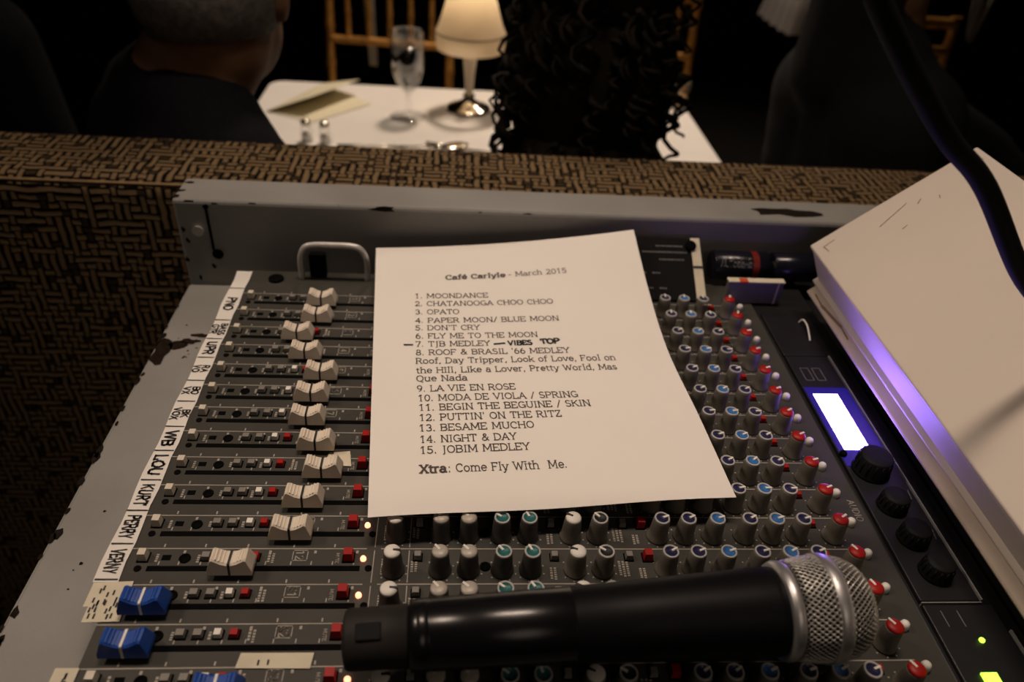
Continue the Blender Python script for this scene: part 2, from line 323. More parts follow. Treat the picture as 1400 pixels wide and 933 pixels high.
# ------------------------------------------------------------------ stroke lettering
def arc(cx, cy, rx, ry, a0, a1, n=None):
    n = n or max(4, int(abs(a1 - a0) / 24))
    return [(cx + rx * math.cos(R(a0 + (a1 - a0) * i / n)), cy + ry * math.sin(R(a0 + (a1 - a0) * i / n))) for i in range(n + 1)]
def P(*a): return [(a[i], a[i + 1]) for i in range(0, len(a), 2)]
G = {
 'A': (8.4, [P(.6, 0, 4.2, 10, 7.8, 0), P(1.9, 3.4, 6.5, 3.4)]), 'B': (7.6, [P(1, 0, 1, 10), [(1, 10)] + arc(4, 7.6, 2.6, 2.4, 90, -90) + [(1, 5.2)], [(1, 5.2)] + arc(4, 2.6, 3.1, 2.6, 90, -90) + [(1, 0)]]),
 'C': (7.8, [arc(4.4, 5, 3.7, 5, 48, 312), P(6.9, 8.7, 6.9, 7.2)]), 'D': (8.2, [P(1, 0, 1, 10), [(1, 10)] + arc(3.4, 5, 4.2, 5, 90, -90) + [(1, 0)]]),
 'E': (7.2, [P(1, 0, 1, 10), P(6.4, 8.2, 6.4, 10, 1, 10), P(1, 5.1, 5, 5.1), P(1, 0, 6.5, 0, 6.5, 1.9)]), 'F': (6.8, [P(1, 0, 1, 10), P(6.3, 8.2, 6.3, 10, 1, 10), P(1, 5.1, 5, 5.1)]),
 'G': (8.4, [arc(4.5, 5, 3.8, 5, 48, 340), P(7.9, 0.4, 7.9, 4.4, 5.4, 4.4)]), 'H': (8.8, [P(1.2, 0, 1.2, 10), P(7.6, 0, 7.6, 10), P(1.2, 5.2, 7.6, 5.2)]),
 'I': (3.8, [P(1.9, 0, 1.9, 10)]), 'J': (4.6, [P(2.6, 10, 2.6, 0) + arc(.9, 0, 1.7, 2.2, 0, -80)[1:]]), 'K': (8.2, [P(1.2, 0, 1.2, 10), P(7.2, 10, 1.4, 4.2), P(3.2, 6, 7.4, 0)]),
 'L': (6.8, [P(1.2, 0, 1.2, 10), P(1.2, 0, 6.3, 0, 6.3, 2.2)]), 'M': (10.4, [P(1.2, 0, 1.4, 10), P(1.4, 10, 5.2, 2, 9, 10), P(9, 10, 9.2, 0)]),
 'N': (8.8, [P(1.3, 0, 1.3, 10), P(1.3, 10, 7.5, 0), P(7.5, 0, 7.5, 10)]), 'O': (8.6, [arc(4.3, 5, 3.7, 5, 0, 360)]), 'P': (7.2, [P(1.1, 0, 1.1, 10), [(1.1, 10)] + arc(3.8, 7.3, 2.9, 2.7, 90, -90) + [(1.1, 4.6)]]),
 'Q': (8.6, [arc(4.3, 5, 3.7, 5, 0, 360), P(4.4, .4, 7.6, -2)]), 'R': (8, [P(1.1, 0, 1.1, 10), [(1.1, 10)] + arc(3.8, 7.4, 2.8, 2.6, 90, -90) + [(1.1, 4.8)], P(4, 4.8, 7.2, 0)]),
 'S': (6.8, [arc(3.4, 7.5, 2.6, 2.5, 35, 270) + arc(3.4, 2.5, 2.8, 2.5, 90, -150)[1:]]), 'T': (7.8, [P(3.9, 0, 3.9, 10), P(.6, 8.2, .6, 10, 7.2, 10, 7.2, 8.2)]),
 'U': (8.6, [P(1.3, 10, 1.3, 3.4) + arc(4.3, 3.4, 3, 3.4, 180, 360)[1:] + P(7.3, 10)]), 'V': (8.2, [P(.6, 10, 4.1, 0, 7.6, 10)]), 'W': (11.4, [P(.6, 10, 3.2, 0, 5.7, 9, 8.2, 0, 10.8, 10)]),
 'X': (8, [P(.8, 10, 7.2, 0), P(7.2, 10, .8, 0)]), 'Y': (7.8, [P(.6, 10, 3.9, 4.6, 7.2, 10), P(3.9, 4.6, 3.9, 0)]), 'Z': (7.2, [P(.9, 8.2, .9, 10, 6.4, 10, .7, 0, 6.6, 0, 6.6, 1.9)]),
 'a': (6.4, [arc(3.0, 5, 2.1, 2.1, 150, 0) + P(5.1, .8, 6.2, 0), arc(2.7, 2.0, 2.3, 2.0, 0, 360)]), 'b': (6.8, [P(1.1, 10.6, 1.1, 0), arc(3.6, 3.5, 2.6, 3.5, 170, -170)]), 'c': (5.8, [arc(3.4, 3.5, 2.7, 3.5, 50, 310)]),
 'd': (6.9, [P(5.7, 10.6, 5.7, 0), arc(3.3, 3.5, 2.6, 3.5, 10, 350)]), 'e': (6.2, [P(.8, 3.7, 5.6, 3.7) + arc(3.3, 3.6, 2.6, 3.5, 0, 315)]), 'f': (4.2, [arc(3.4, 8.8, 1.6, 1.8, 60, 180) + P(1.8, 0), P(.3, 6.9, 3.8, 6.9)]),
 'g': (6.4, [arc(3.2, 4.4, 2.3, 2.6, 0, 360), P(5.5, 7, 5.5, -1) + arc(3.2, -1, 2.3, 2, 0, -160)[1:]]), 'h': (7.2, [P(1.2, 0, 1.2, 10.6), arc(3.6, 4.6, 2.3, 2.4, 170, 0) + P(5.9, 0)]), 'i': (3.4, [P(1.7, 0, 1.7, 7), P(1.7, 9.2, 1.7, 10)]),
 'k': (6.8, [P(1.1, 0, 1.1, 10.6), P(6, 7, 1.2, 2.8), P(2.8, 4.2, 6.2, 0)]), 'l': (3.4, [P(1.7, 0, 1.7, 10.6)]), 'm': (10.6, [P(1.2, 0, 1.2, 7), arc(3.3, 4.7, 2, 2.3, 160, 0) + P(5.3, 0), arc(7.4, 4.7, 2, 2.3, 160, 0) + P(9.4, 0)]),
 'n': (7.2, [P(1.2, 0, 1.2, 7), arc(3.6, 4.6, 2.3, 2.4, 160, 0) + P(5.9, 0)]), 'o': (6.6, [arc(3.3, 3.5, 2.7, 3.5, 0, 360)]), 'p': (6.8, [P(1.1, 7, 1.1, -3), arc(3.6, 3.5, 2.6, 3.5, 170, -170)]),
 'r': (5, [P(1.3, 0, 1.3, 7), arc(3.6, 4.4, 2.2, 2.6, 160, 70)]), 's': (5.4, [arc(2.7, 5.3, 2, 1.7, 40, 270) + arc(2.7, 1.8, 2.2, 1.8, 90, -150)[1:]]), 't': (4.2, [P(1.8, 9, 1.8, 1.8) + arc(3.2, 1.8, 1.4, 1.8, 180, 290)[1:], P(.3, 6.9, 3.8, 6.9)]),
 'u': (7.2, [P(1.2, 7, 1.2, 2.4) + arc(3.5, 2.4, 2.3, 2.4, 180, 330)[1:], P(5.9, 7, 5.9, 0)]), 'v': (6.6, [P(.6, 7, 3.3, 0, 6, 7)]), 'w': (9.6, [P(.6, 7, 2.8, 0, 4.8, 6.6, 6.8, 0, 9, 7)]), 'y': (6.6, [P(.6, 7, 3.4, 0), P(6, 7, 2.6, -2.8, 1, -2.8)]),
 'q': (6.8, [P(5.7, 7, 5.7, -3), arc(3.3, 3.5, 2.6, 3.5, 10, 350)]),
 '0': (6.8, [arc(3.4, 5, 2.7, 5, 0, 360)]), '1': (6.8, [P(1.4, 8, 3.5, 10), P(3.5, 10, 3.5, 0)]), '2': (6.8, [arc(3.3, 7.3, 2.5, 2.7, 160, -30) + P(.8, 0, 6, 0, 6, 1.6)]),
 '3': (6.8, [arc(3.2, 7.5, 2.3, 2.5, 150, -80), arc(3.2, 2.6, 2.7, 2.6, 80, -150)]), '4': (6.8, [P(4.8, 0, 4.8, 10, .6, 3, 6.4, 3)]), '5': (6.8, [P(5.6, 10, 1.5, 10, 1.2, 5.4) + arc(3, 3.1, 2.8, 3.1, 110, -150)]),
 '6': (6.8, [arc(3.4, 3, 2.6, 3, 0, 360), arc(4.6, 3.2, 3.8, 6.8, 180, 100)]), '7': (6.8, [P(.9, 8.4, .9, 10, 6, 10, 2.6, 0)]), '8': (6.8, [arc(3.4, 7.5, 2.2, 2.5, 0, 360), arc(3.4, 2.5, 2.7, 2.5, 0, 360)]), '9': (6.8, [arc(3.4, 7, 2.6, 3, 0, 360), arc(2.2, 6.8, 3.8, 6.8, 0, -80)]),
 '.': (3, [P(1.3, 0, 1.3, .9)]), ',': (3, [P(1.6, .8, 1, -1.8)]), "'": (2.6, [P(1.3, 10.4, 1.2, 7.8)]), '/': (5, [P(.4, -1, 4.6, 10.6)]), '-': (4.4, [P(.6, 3.8, 3.8, 3.8)]), ':': (3, [P(1.5, 0, 1.5, .9), P(1.5, 5.6, 1.5, 6.5)]),
 '&': (8.6, [P(7.8, 0, 2.6, 7.2) + arc(3.9, 8.3, 1.5, 1.7, 220, -40) + P(1.9, 4) + arc(3.3, 2.4, 2.5, 2.4, 150, 340) + P(7.4, 5)]), ' ': (4, []),
}
G['é'] = (6.2, G['e'][1] + [P(2.8, 8.4, 4.4, 10.4)])
NOSERIF = set("COGS&e./,'-:cos235680é9")
def letters(text, serif=True):
    """segments ((x0,y0),(x1,y1),weight) of a line of text, cap height 10, and the line's width"""
    x = 0; out = []
    for ch in text:
        w, st = G.get(ch, G[' '])
        for s in st:
            for a, b in zip(s, s[1:]): out.append(((x + a[0], a[1]), (x + b[0], b[1]), 1.0))
            if serif and ch not in NOSERIF:
                for e, nb in ((s[0], s[1]), (s[-1], s[-2])):
                    if abs(e[0] - nb[0]) < abs(e[1] - nb[1]) and min(abs(e[1] - k) for k in (0, 7, 10, 10.6, -3)) < .05:
                        out.append(((x + e[0] - 1.15, e[1]), (x + e[0] + 1.15, e[1]), .75))
        x += w + .7
    return out, x - .7
def strokes(mb, segs, weight, to3d, m=0):
    for a, b, k in segs:
        dx, dy = b[0] - a[0], b[1] - a[1]; L = math.hypot(dx, dy)
        if L < 1e-6: continue
        w = weight * k / 2; nx, ny = -dy / L * w, dx / L * w; ex, ey = dx / L * w * .7, dy / L * w * .7
        mb.quad(to3d(a[0] - ex + nx, a[1] - ey + ny), to3d(a[0] - ex - nx, a[1] - ey - ny), to3d(b[0] + ex - nx, b[1] + ey - ny), to3d(b[0] + ex + nx, b[1] + ey + ny), m)

# ------------------------------------------------------------------ the room
def struct(name, mb, m):
    o = mk(name, mb, m); o['kind'] = 'structure'; return o
struct('floor', MB().box(-3.6, 3.6, -2.4, 5.4, -1.05, -0.95), M_floor)
struct('ceiling', MB().box(-3.6, 3.6, -2.4, 5.4, 1.75, 1.85), M_ceil)
struct('wall_back', MB().box(-3.6, 3.6, 5.3, 5.4, -0.95, 1.75), M_wall)
struct('wall_front', MB().box(-3.6, 3.6, -2.4, -2.3, -0.95, 1.75), M_wall)
struct('wall_left', MB().box(-3.6, -3.5, -2.3, 5.3, -0.95, 1.75), M_wall)
struct('wall_right', MB().box(3.5, 3.6, -2.3, 5.3, -0.95, 1.75), M_wall)

# ------------------------------------------------------------------ banquette sofa
sofa = thing('banquette_sofa', (0, 0.95, -0.95), 'brown and black basket weave sofa back running behind the mixer', 'sofa')
def rounded(y0, y1, z0, z1, r, n=6):
    pr = [(y0, z0)]
    pr += [(y0 + r - r * math.cos(R(90 * i / n)), z1 - r + r * math.sin(R(90 * i / n))) for i in range(n + 1)]
    pr += [(y1 - r + r * math.sin(R(90 * i / n)), z1 - r + r * math.cos(R(90 * i / n))) for i in range(n + 1)]
    return pr + [(y1, z0)]
def upholstered(x0, x1, prof, nx=40):
    mb = MB(); uv = []; rows = []
    for j in range(nx + 1):
        x = x0 + (x1 - x0) * j / nx; s = 0; row = []
        for i, (y, z) in enumerate(prof):
            if i: s += math.hypot(y - prof[i - 1][0], z - prof[i - 1][1])
            row.append((x, y, z)); uv.append((x, s))
        rows.append(row)
    mb.grid(rows, 0, True); n = len(prof)
    mb.face([i for i in range(n)][::-1]); mb.face([nx * n + i for i in range(n)])
    mb.uv = uv; return mb
mk('backrest', upholstered(-1.9, 1.9, rounded(0.650, 0.762, -0.93, 0.021, 0.016)), M_sofa, sofa)
mk('seat', upholstered(-1.9, 1.9, rounded(0.772, 1.20, -0.62, -0.50, 0.04)), M_sofa, sofa)
mk('base', MB().box(-1.9, 1.9, 0.772, 1.15, -0.95, -0.62), M_table, sofa)
mk('piping', MB().tube([(-1.9 + 0.1 * i, 0.6540, 0.0162) for i in range(39)], 0.0016, 8), mat('tan_piping', (0.24, 0.15, 0.07), 0.8, noise=0.2), sofa)

# ------------------------------------------------------------------ stand and grey console case
stand = thing('equipment_table', (0.08, 0.32, -0.95), 'black table carrying the grey console case', 'table')
mk('tabletop', MB().box(-0.21, 0.62, 0.04, 0.59, -0.115, -0.085), M_table, stand, bevel=0.003)
for sx in (-0.19, 0.56):
    for sy in (0.06, 0.53): mk('leg', MB().box(sx, sx + 0.04, sy, sy + 0.04, -0.95, -0.115), M_table, stand, at=(sx, sy, -0.95))
case = thing('console_case', (0.07, 0.33, -0.085), 'chipped grey painted wooden case that the mixer is set into', 'case')
mk('back_wall', MB().box(-0.229, 0.46, 0.560, 0.601, -0.085, 0.050), M_case, case, bevel=0.004, seg=3)
mk('side_rail', MB().box(-0.229, -0.168, 0.04, 0.5595, -0.085, -0.030), M_case, case, bevel=0.003)
mk('side_rail', MB().box(0.300, 0.46, 0.04, 0.5595, -0.085, -0.012), M_black, case, label='black right-hand rail')
mk('base_board', MB().box(-0.1675, 0.2995, 0.04, 0.5595, -0.085, -0.070), M_case, case)
# keyhole slot, screw, dark scars in the paint
kh = MB(); kh.box(-0.2032, -0.2012, 0.5588, 0.5602, 0.004, 0.044, 0)
kh.lathe([(0.0046, 0), (0.0046, 0.0012)], (-0.1995, 0.5588, 0.000), 16, 'Y'); kh.lathe([(0.0022, 0), (0.0022, 0.0012)], (-0.2022, 0.5588, 0.044), 12, 'Y')
mk('keyhole_slot', kh, M_hole, case, at=(-0.2, 0.559, 0.005))
mk('screw', MB().lathe([(0.0048, 0), (0.0042, 0.002), (0.002, 0.003)][::-1], (-0.2115, 0.557, 0.0225), 14, 'Y'), M_steel, case, at=(-0.2115, 0.5585, 0.0225))
def blotch(mb, c, rad, n, rnd, ax='Z', stretch=(1, 1), m=0):
    b = len(mb.v); ring = []
    for i in range(n):
        a = 2 * math.pi * i / n; r = rad * rnd.uniform(0.55, 1.2)
        p, q = r * math.cos(a) * stretch[0], r * math.sin(a) * stretch[1]
        mb.v.append((c[0] + p, c[1] + q, c[2]) if ax == 'Z' else (c[0] + p, c[1], c[2] + q)); ring.append(b + i)
    mb.face(ring if ax == 'Z' else ring, m)
rnd = random.Random(3); ch = MB()
for x, L in ((-0.195, 0.004), (-0.215, 0.005), (-0.06, 0.012), (0.06, 0.004), (-0.165, 0.004), (0.02, 0.002)):
    blotch(ch, (x, 0.5596, 0.0475 + rnd.uniform(-.001, .001)), L, 9, rnd, 'Y', (1, 0.22))
for x, z in ((-0.222, 0.012), (-0.205, -0.012), (-0.226, -0.006), (-0.224, 0.022), (-0.218, -0.024)): blotch(ch, (x, 0.5596, z), 0.0025, 7, rnd, 'Y', (.8, 1.2))
for i in range(26):
    y = 0.54 - rnd.random() * 0.36; blotch(ch, (-0.2282 + rnd.random() * 0.003, y, -0.0297), rnd.uniform(.0015, .004), 7, rnd, 'Z', (.7, 1.5))
for i in range(14): blotch(ch, (-0.22 + rnd.random() * 0.05, 0.2 + rnd.random() * 0.3, -0.0297), rnd.uniform(.0006, .0014), 6, rnd)
for x, y in ((-0.225, 0.575), (-0.222, 0.59), (-0.2265, 0.565)): blotch(ch, (x, y, 0.0503), 0.004, 8, rnd, 'Z', (1.2, .6))
blotch(ch, (0.285, 0.577, 0.0503), 0.034, 14, rnd, 'Z', (1.0, .25))
mk('paint_chips', ch, M_chip, case)['kind'] = 'stuff'
st = MB()
for x, y, r, sx, sy in ((-0.221, 0.462, 0.009, .8, 1.9), (-0.213, 0.471, 0.007, 1.2, .9), (-0.206, 0.476, 0.006, 1.5, .6), (-0.198, 0.484, 0.005, 1.6, .5), (-0.19, 0.489, 0.003, 1.8, .4)):
    blotch(st, (x, y, -0.0296), r, 12, rnd, 'Z', (sx, sy))
for i in range(16): blotch(st, (-0.205 + rnd.random() * .022, 0.455 + rnd.random() * .024, -0.0296), rnd.uniform(.0006, .0014), 6, rnd)
mk('brown_stain', st, M_stain, case)

# ------------------------------------------------------------------ the mixer
PITCH, Y1 = 0.02221, 0.4886
ROW = [Y1 - PITCH * i for i in range(15)]
mix = thing('mixing_console', (0.04, 0.34, -0.070), 'dark grey audio mixer with rows of faders and coloured knobs', 'audio mixer')
pan = MB(); pan.box(-0.1665, 0.2475, 0.10, 0.535, -0.0695, 0.0, 0)
PZ = 0.00022
def pq(x0, x1, y0, y1): pan.quad((x0, y0, PZ), (x1, y0, PZ), (x1, y1, PZ), (x0, y1, PZ), 1)
def ptext(t, x, y, cap, wt=1.3):
    """panel lettering: reads towards the camera side (-y), its top towards +x"""
    sg, w = letters(t, False); k = cap / 10
    strokes(pan, sg, wt, lambda a, b: (x + b * k, y - (a - w / 2) * k, PZ), 1)
def scribble(x, y, n, L, seed):
    """rows of tiny unreadable panel lettering"""
    r_ = random.Random(seed)
    for i in range(n):
        yy = y + L / 2
        while yy > y - L / 2:
            s = r_.uniform(.0006, .0013); pq(x + i * .0021, x + i * .0021 + .0013, yy - s, yy); yy -= s + .0005
COLS = [-0.0285, -0.004, 0.011, 0.029, 0.044, 0.068, 0.083, 0.1175, 0.1325, 0.149, 0.1675, 0.183, 0.1985, 0.220]
BADGE = [str(i) for i in range(1, 13)] + ['S1', 'S2', 'S3']
for i, y in enumerate(ROW):
    ly = y + 0.0125
    pq(-0.1665, -0.0435, ly - .0003, ly + .0003)
    pq(-0.036, 0.232, ly - .0003, ly + .0003)
    if i < 14: pq(-0.0395, -0.0390, ly - PITCH + .001, ly - .001); pq(-0.0210, -0.0205, ly - PITCH + .001, ly - .001)
    for k, tx in enumerate((-0.149, -0.139, -0.128, -0.117, -0.106, -0.095, -0.082, -0.0715, -0.0605, -0.0495)):
        pq(tx - .0003, tx + .0003, y + .0022, y + .0045); pq(tx + .0005, tx + .0018, ly - .003, ly - .0012) if k % 2 else pq(tx - .0006, tx + .0002, ly + .001, ly + .003)
    # number badge
    bx, by = -0.078, y + .0082
    for a in (0, 1):
        pq(bx - .0036, bx + .0036, by + (.0030 if a else -.0034), by + (.0034 if a else -.0030))
        s = 1 if a else -1; pq(bx + s * .0036 - (0 if a else .0004), bx + s * .0036 + (.0004 if a else 0), by - .0026, by + .0026)
    ptext(BADGE[i], bx - .0022, by, .0042, 1.4)
    ptext('MUTE', -0.0592, y + .0065, .0018, 1.5)
    for x, n, L in ((-0.1515, 1, .005), (-0.1305, 1, .004), (-0.1205, 1, .004), (-0.113, 2, .004), (-0.0945, 2, .006)): scribble(x, y + .0065, n, L, i * 31 + n)
    scribble(-0.035, y + .001, 1, .010, i); scribble(-0.0195, y + .001, 2, .007, i + 50); scribble(0.0545, y - .003, 2, .007, i + 90)
    scribble(0.092, y, 3, .009, i + 130); scribble(0.103, y - .003, 2, .006, i + 170)
    for cx in COLS:
        for a in range(-140, 141, 40):
            px_, py_ = cx + .0074 * math.cos(R(a)), y - .001 + .0074 * math.sin(R(a)); pq(px_ - .0004, px_ + .0004, py_ - .0004, py_ + .0004)
ptext('AUDIO', 0.2405, 0.285, .0040, 1.4)
mk('control_panel', pan, [M_panel, M_print], mix)

# fader slots
def f_slot(mb):
    mb.box(-0.054, 0.054, -0.0015, 0.0015, -0.0005, 0.0004, 0)  # black strip for the slot, widened to take in its shadow
    for x in (-0.0585, 0.0585): mb.lathe([(0.0019, 0), (0.0019, 0.0005)], (x, 0, 0), 10)
ME_slot = proto(f_slot, 'fader_slot', M_hole)
# fader caps
CAPP = [(-0.0112, 0.0035), (-0.0112, 0.0060), (-0.0088, 0.0135), (-0.0078, 0.0139), (-0.0058, 0.0126), (-0.0040, 0.0115), (-0.0016, 0.0107), (0.0016, 0.0107), (0.0040, 0.0115), (0.0058, 0.0126), (0.0078, 0.0139), (0.0088, 0.0135), (0.0112, 0.0060), (0.0112, 0.0035)]
def f_cap(mb):
    n = len(CAPP); rows = []
    for t, dz, sx in ((-1, 0, 1), (-.75, .0, 1), (-.35, 0, 1), (.35, 0, 1), (.75, 0, 1), (1, 0, 1)):
        row = []
        for x, z in CAPP:
            h = (z - .0035) / .0105; yw = .0056 - .0014 * h
            zz = z - (.0007 if abs(t) == 1 and h > .3 else 0)
            row.append((x * (1 - .0 * h), t * yw, zz))
        rows.append(row)
    mb.grid(rows, 0, False)
    mb.face(list(range(n))[::-1]); mb.face([5 * n + i for i in range(n)])
    for j in range(5): mb.face([j * n, (j + 1) * n, (j + 1) * n + n - 1, j * n + n - 1])
    for s in (-1, 1):
        for k, x in enumerate((0.0030, 0.0047, 0.0063)):
            z = 0.0110 + (x - .0030) * .62
            mb.box(s * x - .00035, s * x + .00035, -.0036, .0036, z - .001, z + .00042, 0)
    mb.box(-.0015, .0015, -.0008, .0008, -.0005, .0036, 1)
ME_cap = proto(f_cap, 'fader_cap', [M_cap, M_black]); ME_bcap = proto(f_cap, 'fader_cap', [M_blue, M_black])
def f_cline(mb): mb.prism([(-.0007, .0036), (.0007, .0036), (.0007, .0111), (-.0007, .0111)], -.00545, .00545)
def f_cline(mb):
    b = len(mb.v)
    for z, w in ((.0037, .0058), (.0108, .0047), (.0112, .0044)):
        mb.v += [(-.0006, -w, z), (.0006, -w, z), (.0006, w, z), (-.0006, w, z)]
    for j in (0, 4):
        for i in range(4): mb.face([b + j + i, b + j + (i + 1) % 4, b + j + 4 + (i + 1) % 4, b + j + 4 + i])
    mb.face([b + 8, b + 9, b + 10, b + 11])
ME_cl = proto(f_cline, 'index_line', M_line); ME_clw = proto(f_cline, 'index_line', M_white)
CAPX = [-0.1018, -0.1021, -0.1122, -0.1029, -0.0889, -0.0915, -0.0906, -0.0816, -0.0745, -0.0817, -0.0845, -0.1103, -0.1461, -0.1468, -0.1006]
for i, y in enumerate(ROW):
    inst('fader_slot', ME_slot, mix, (-0.100, y, 0.0))
    blue = i >= 12
    c = inst('fader_cap', ME_bcap if blue else ME_cap, mix, (CAPX[i], y - .001, 0.0), 0, 'blue fader cap with white index line' if blue else 'ivory fader cap with black index line')
    inst('index_line', ME_clw if blue else ME_cl, c, (CAPX[i], y - .001, 0.0))

# paper's outline on the panel: what lies well under it the photo cannot show
PAP = [(-0.065, 0.543), (0.1486, 0.549), (0.1522, 0.414), (0.163, 0.279), (-0.0427, 0.262)]
def under_paper(x, y, mgn):
    for (ax, ay), (bx, by) in zip(PAP, PAP[1:] + PAP[:1]):
        dx, dy = bx - ax, by - ay; L = math.hypot(dx, dy)
        if -((x - ax) * dy - (y - ay) * dx) / L * -1 > -mgn: return False      # clockwise outline
    return True
# push buttons
def f_btn(w, d, h):
    def f(mb):
        mb.box(-w / 2 - .0006, w / 2 + .0006, -d / 2 - .0006, d / 2 + .0006, -.0004, .0006, 1)
        b = len(mb.v); k = .82
        mb.v += [(-w / 2, -d / 2, 0), (w / 2, -d / 2, 0), (w / 2, d / 2, 0), (-w / 2, d / 2, 0), (-w / 2 * k, -d / 2 * k, h), (w / 2 * k, -d / 2 * k, h), (w / 2 * k, d / 2 * k, h), (-w / 2 * k, d / 2 * k, h)]
        for q in ((4, 5, 6, 7), (0, 1, 5, 4), (1, 2, 6, 5), (2, 3, 7, 6), (3, 0, 4, 7)): mb.face([b + i for i in q], 0)
    return f
B_cue = proto(f_btn(.0046, .0050, .0055), 'cue_button', [M_cream, M_hole])
B_gry = proto(f_btn(.0046, .0040, .0032), 'assign_button', [M_dkbtn, M_hole])
B_wht = proto(f_btn(.0038, .0040, .0034), 'assign_button', [M_white, M_hole])
B_red = proto(f_btn(.0042, .0040, .0034), 'assign_button', [M_red, M_hole])
B_mut = proto(f_btn(.0054, .0054, .0060), 'mute_button', [M_red, M_hole])
B_eq = proto(f_btn(.0040, .0040, .0040), 'equalizer_switch', [M_dkbtn, M_hole])
B_pre = proto(f_btn(.0050, .0050, .0055), 'pre_fader_button', [M_red, M_hole])
def f_rec(mb): mb.box(-.0022, .0022, -.0016, .0016, -.0004, .0003, 0)
B_small = proto(f_btn(.0038, .0038, .0032), 'talk_switch', [M_red, M_hole])
B_rec = proto(f_rec, 'recessed_switch', M_hole)
def f_round(mb): mb.lathe([(.0030, 0), (.0030, .0006), (.0022, .0008), (.0020, .0003), (.0, .0003)], (0, 0, 0), 14, cap1=False)
B_rnd = proto(f_round, 'trimmer', M_hole)
def f_dome(mb): mb.lathe([(.0025, 0), (.0025, .0030), (.0021, .0044), (.0013, .0051), (.0003, .0053)], (0, 0, 0), 14)
B_dome = proto(f_dome, 'line_button', M_white)
def f_led(mb): mb.lathe([(.0016, 0), (.0016, .0010), (.0011, .0020), (.0002, .0023)], (0, 0, 0), 12)
L_on = proto(f_led, 'mute_light', M_led); L_off = proto(f_led, 'signal_light', M_ledoff)
for i, y in enumerate(ROW):
    yb = y + .0068
    if i not in (12, 13): inst('cue_button', B_cue, mix, (-0.1575, yb, 0), 0, 'cream square button')
    if i not in (12, 13): inst('recessed_switch', B_rec, mix, (-0.1462, yb, 0))
    inst('trimmer', B_rnd, mix, (-0.1367, yb - .0006, 0))
    inst('assign_button', B_gry, mix, (-0.1258, yb, 0)); inst('assign_button', B_gry, mix, (-0.1176, yb, 0))
    if i >= 2: inst('assign_button', B_wht, mix, (-0.1084, yb, 0), 0, 'white square button')
    if i >= 2: inst('assign_button', B_red, mix, (-0.1008, yb, 0), 0, 'red square button')
    if not under_paper(-0.0525, yb, .004):
        inst('mute_button', B_mut, mix, (-0.0525, yb, 0), 0, 'red square button')
    if i >= 10: inst('mute_light', L_on, mix, (-0.0447, yb - .001, 0), 0, 'lit orange light')
    for x in (-0.0160, 0.0575, 0.0985):
        if i >= 10: inst('equalizer_switch', B_eq, mix, (x, yb, 0))
    if i >= 10: inst('pre_fader_button', B_pre, mix, (0.109, yb, 0), 0, 'red square button'); inst('trimmer', B_rnd, mix, (0.020, y + .001, 0))
    inst('microphone_switch', B_small, mix, (0.2105, yb + .0008, 0), 0, 'red square button')
    inst('line_button', B_dome, mix, (0.2345, y + .0080, 0), 0, 'white round button')
# knobs
KH = 0.0158
def f_knob(mb):
    n = 20; mb.lathe([(.0062, 0), (.0062, .0012), (.0054, .0020), (.0051, .008), (.0046, KH - .0012), (.0043, KH - .0004), (.0042, KH - .0004)], (0, 0, 0), n, smooth=True)
def f_kcap(style):
    def f(mb):
        z = KH - .0005
        if style == 'rim':
            mb.lathe([(.0043, z), (.0043, z + .0009), (.0034, z + .0011), (.0034, z + .0006), (0.0001, z + .0006)], (0, 0, 0), 20, seg_m=[1, 1, 1, 0, 0])
            mb.box(.0006, .0043, -.00055, .00055, z + .0004, z + .00135, 2)
        elif style == 'dome':
            mb.lathe([(.0043, z), (.0043, z + .0008), (.0036, z + .0015), (.0020, z + .0019), (.0002, z + .0020)], (0, 0, 0), 20, m=0)
            mb.box(.0004, .0043, -.0006, .0006, z + .0006, z + .0021, 2)
    return f
KB_d = proto(f_knob, 'knob', M_knobd); KB_l = proto(f_knob, 'knob', M_knobl)
KC = {'teal': proto(f_kcap('rim'), 'knob_cap', [M_teal, M_rim, M_white]), 'navy': proto(f_kcap('rim'), 'knob_cap', [M_navy, M_rim, M_white]),
      'blue': proto(f_kcap('rim'), 'knob_cap', [M_mid, M_rim, M_white]), 'black': proto(f_kcap('rim'), 'knob_cap', [M_line, M_rim, M_white]),
      'red': proto(f_kcap('dome'), 'knob_cap', [M_red, M_red, M_white]), 'white': proto(f_kcap('dome'), 'knob_cap', [M_white, M_white, M_line]),
      'grey': proto(f_kcap('dome'), 'knob_cap', [M_greycap, M_greycap, M_white])}
KINDS_ = ['pan_knob'] + ['equalizer_knob'] * 6 + ['auxiliary_knob'] * 6 + ['gain_knob']
CAPS_ = ['white', 'grey', 'grey', 'teal', 'teal', 'white', 'black', 'navy', 'navy', 'blue', 'navy', 'blue', 'navy', 'red']
ANG = [0, 135, 135, 135, 115, 150, 140, 15, 15, 10, 10, 10, 10, 100]
for i, y in enumerate(ROW):
    for k, x in enumerate(COLS):
        if under_paper(x, y, .010): continue
        a = ANG[k]
        if 7 <= k <= 12: a = 90 if i < 2 else (a + (i % 3) * 14 if i < 10 else a + 12)
        if k == 13: a = (70 if i < 2 else 25) if i < 11 else 115
        kb = inst(KINDS_[k], KB_l if k >= 5 else KB_d, mix, (x, y - .001, 0), 0, CAPS_[k] + ' capped knob')
        inst('knob_cap', KC[CAPS_[k]], kb, (x, y - .001, 0), R(a + random.uniform(-8, 8)))
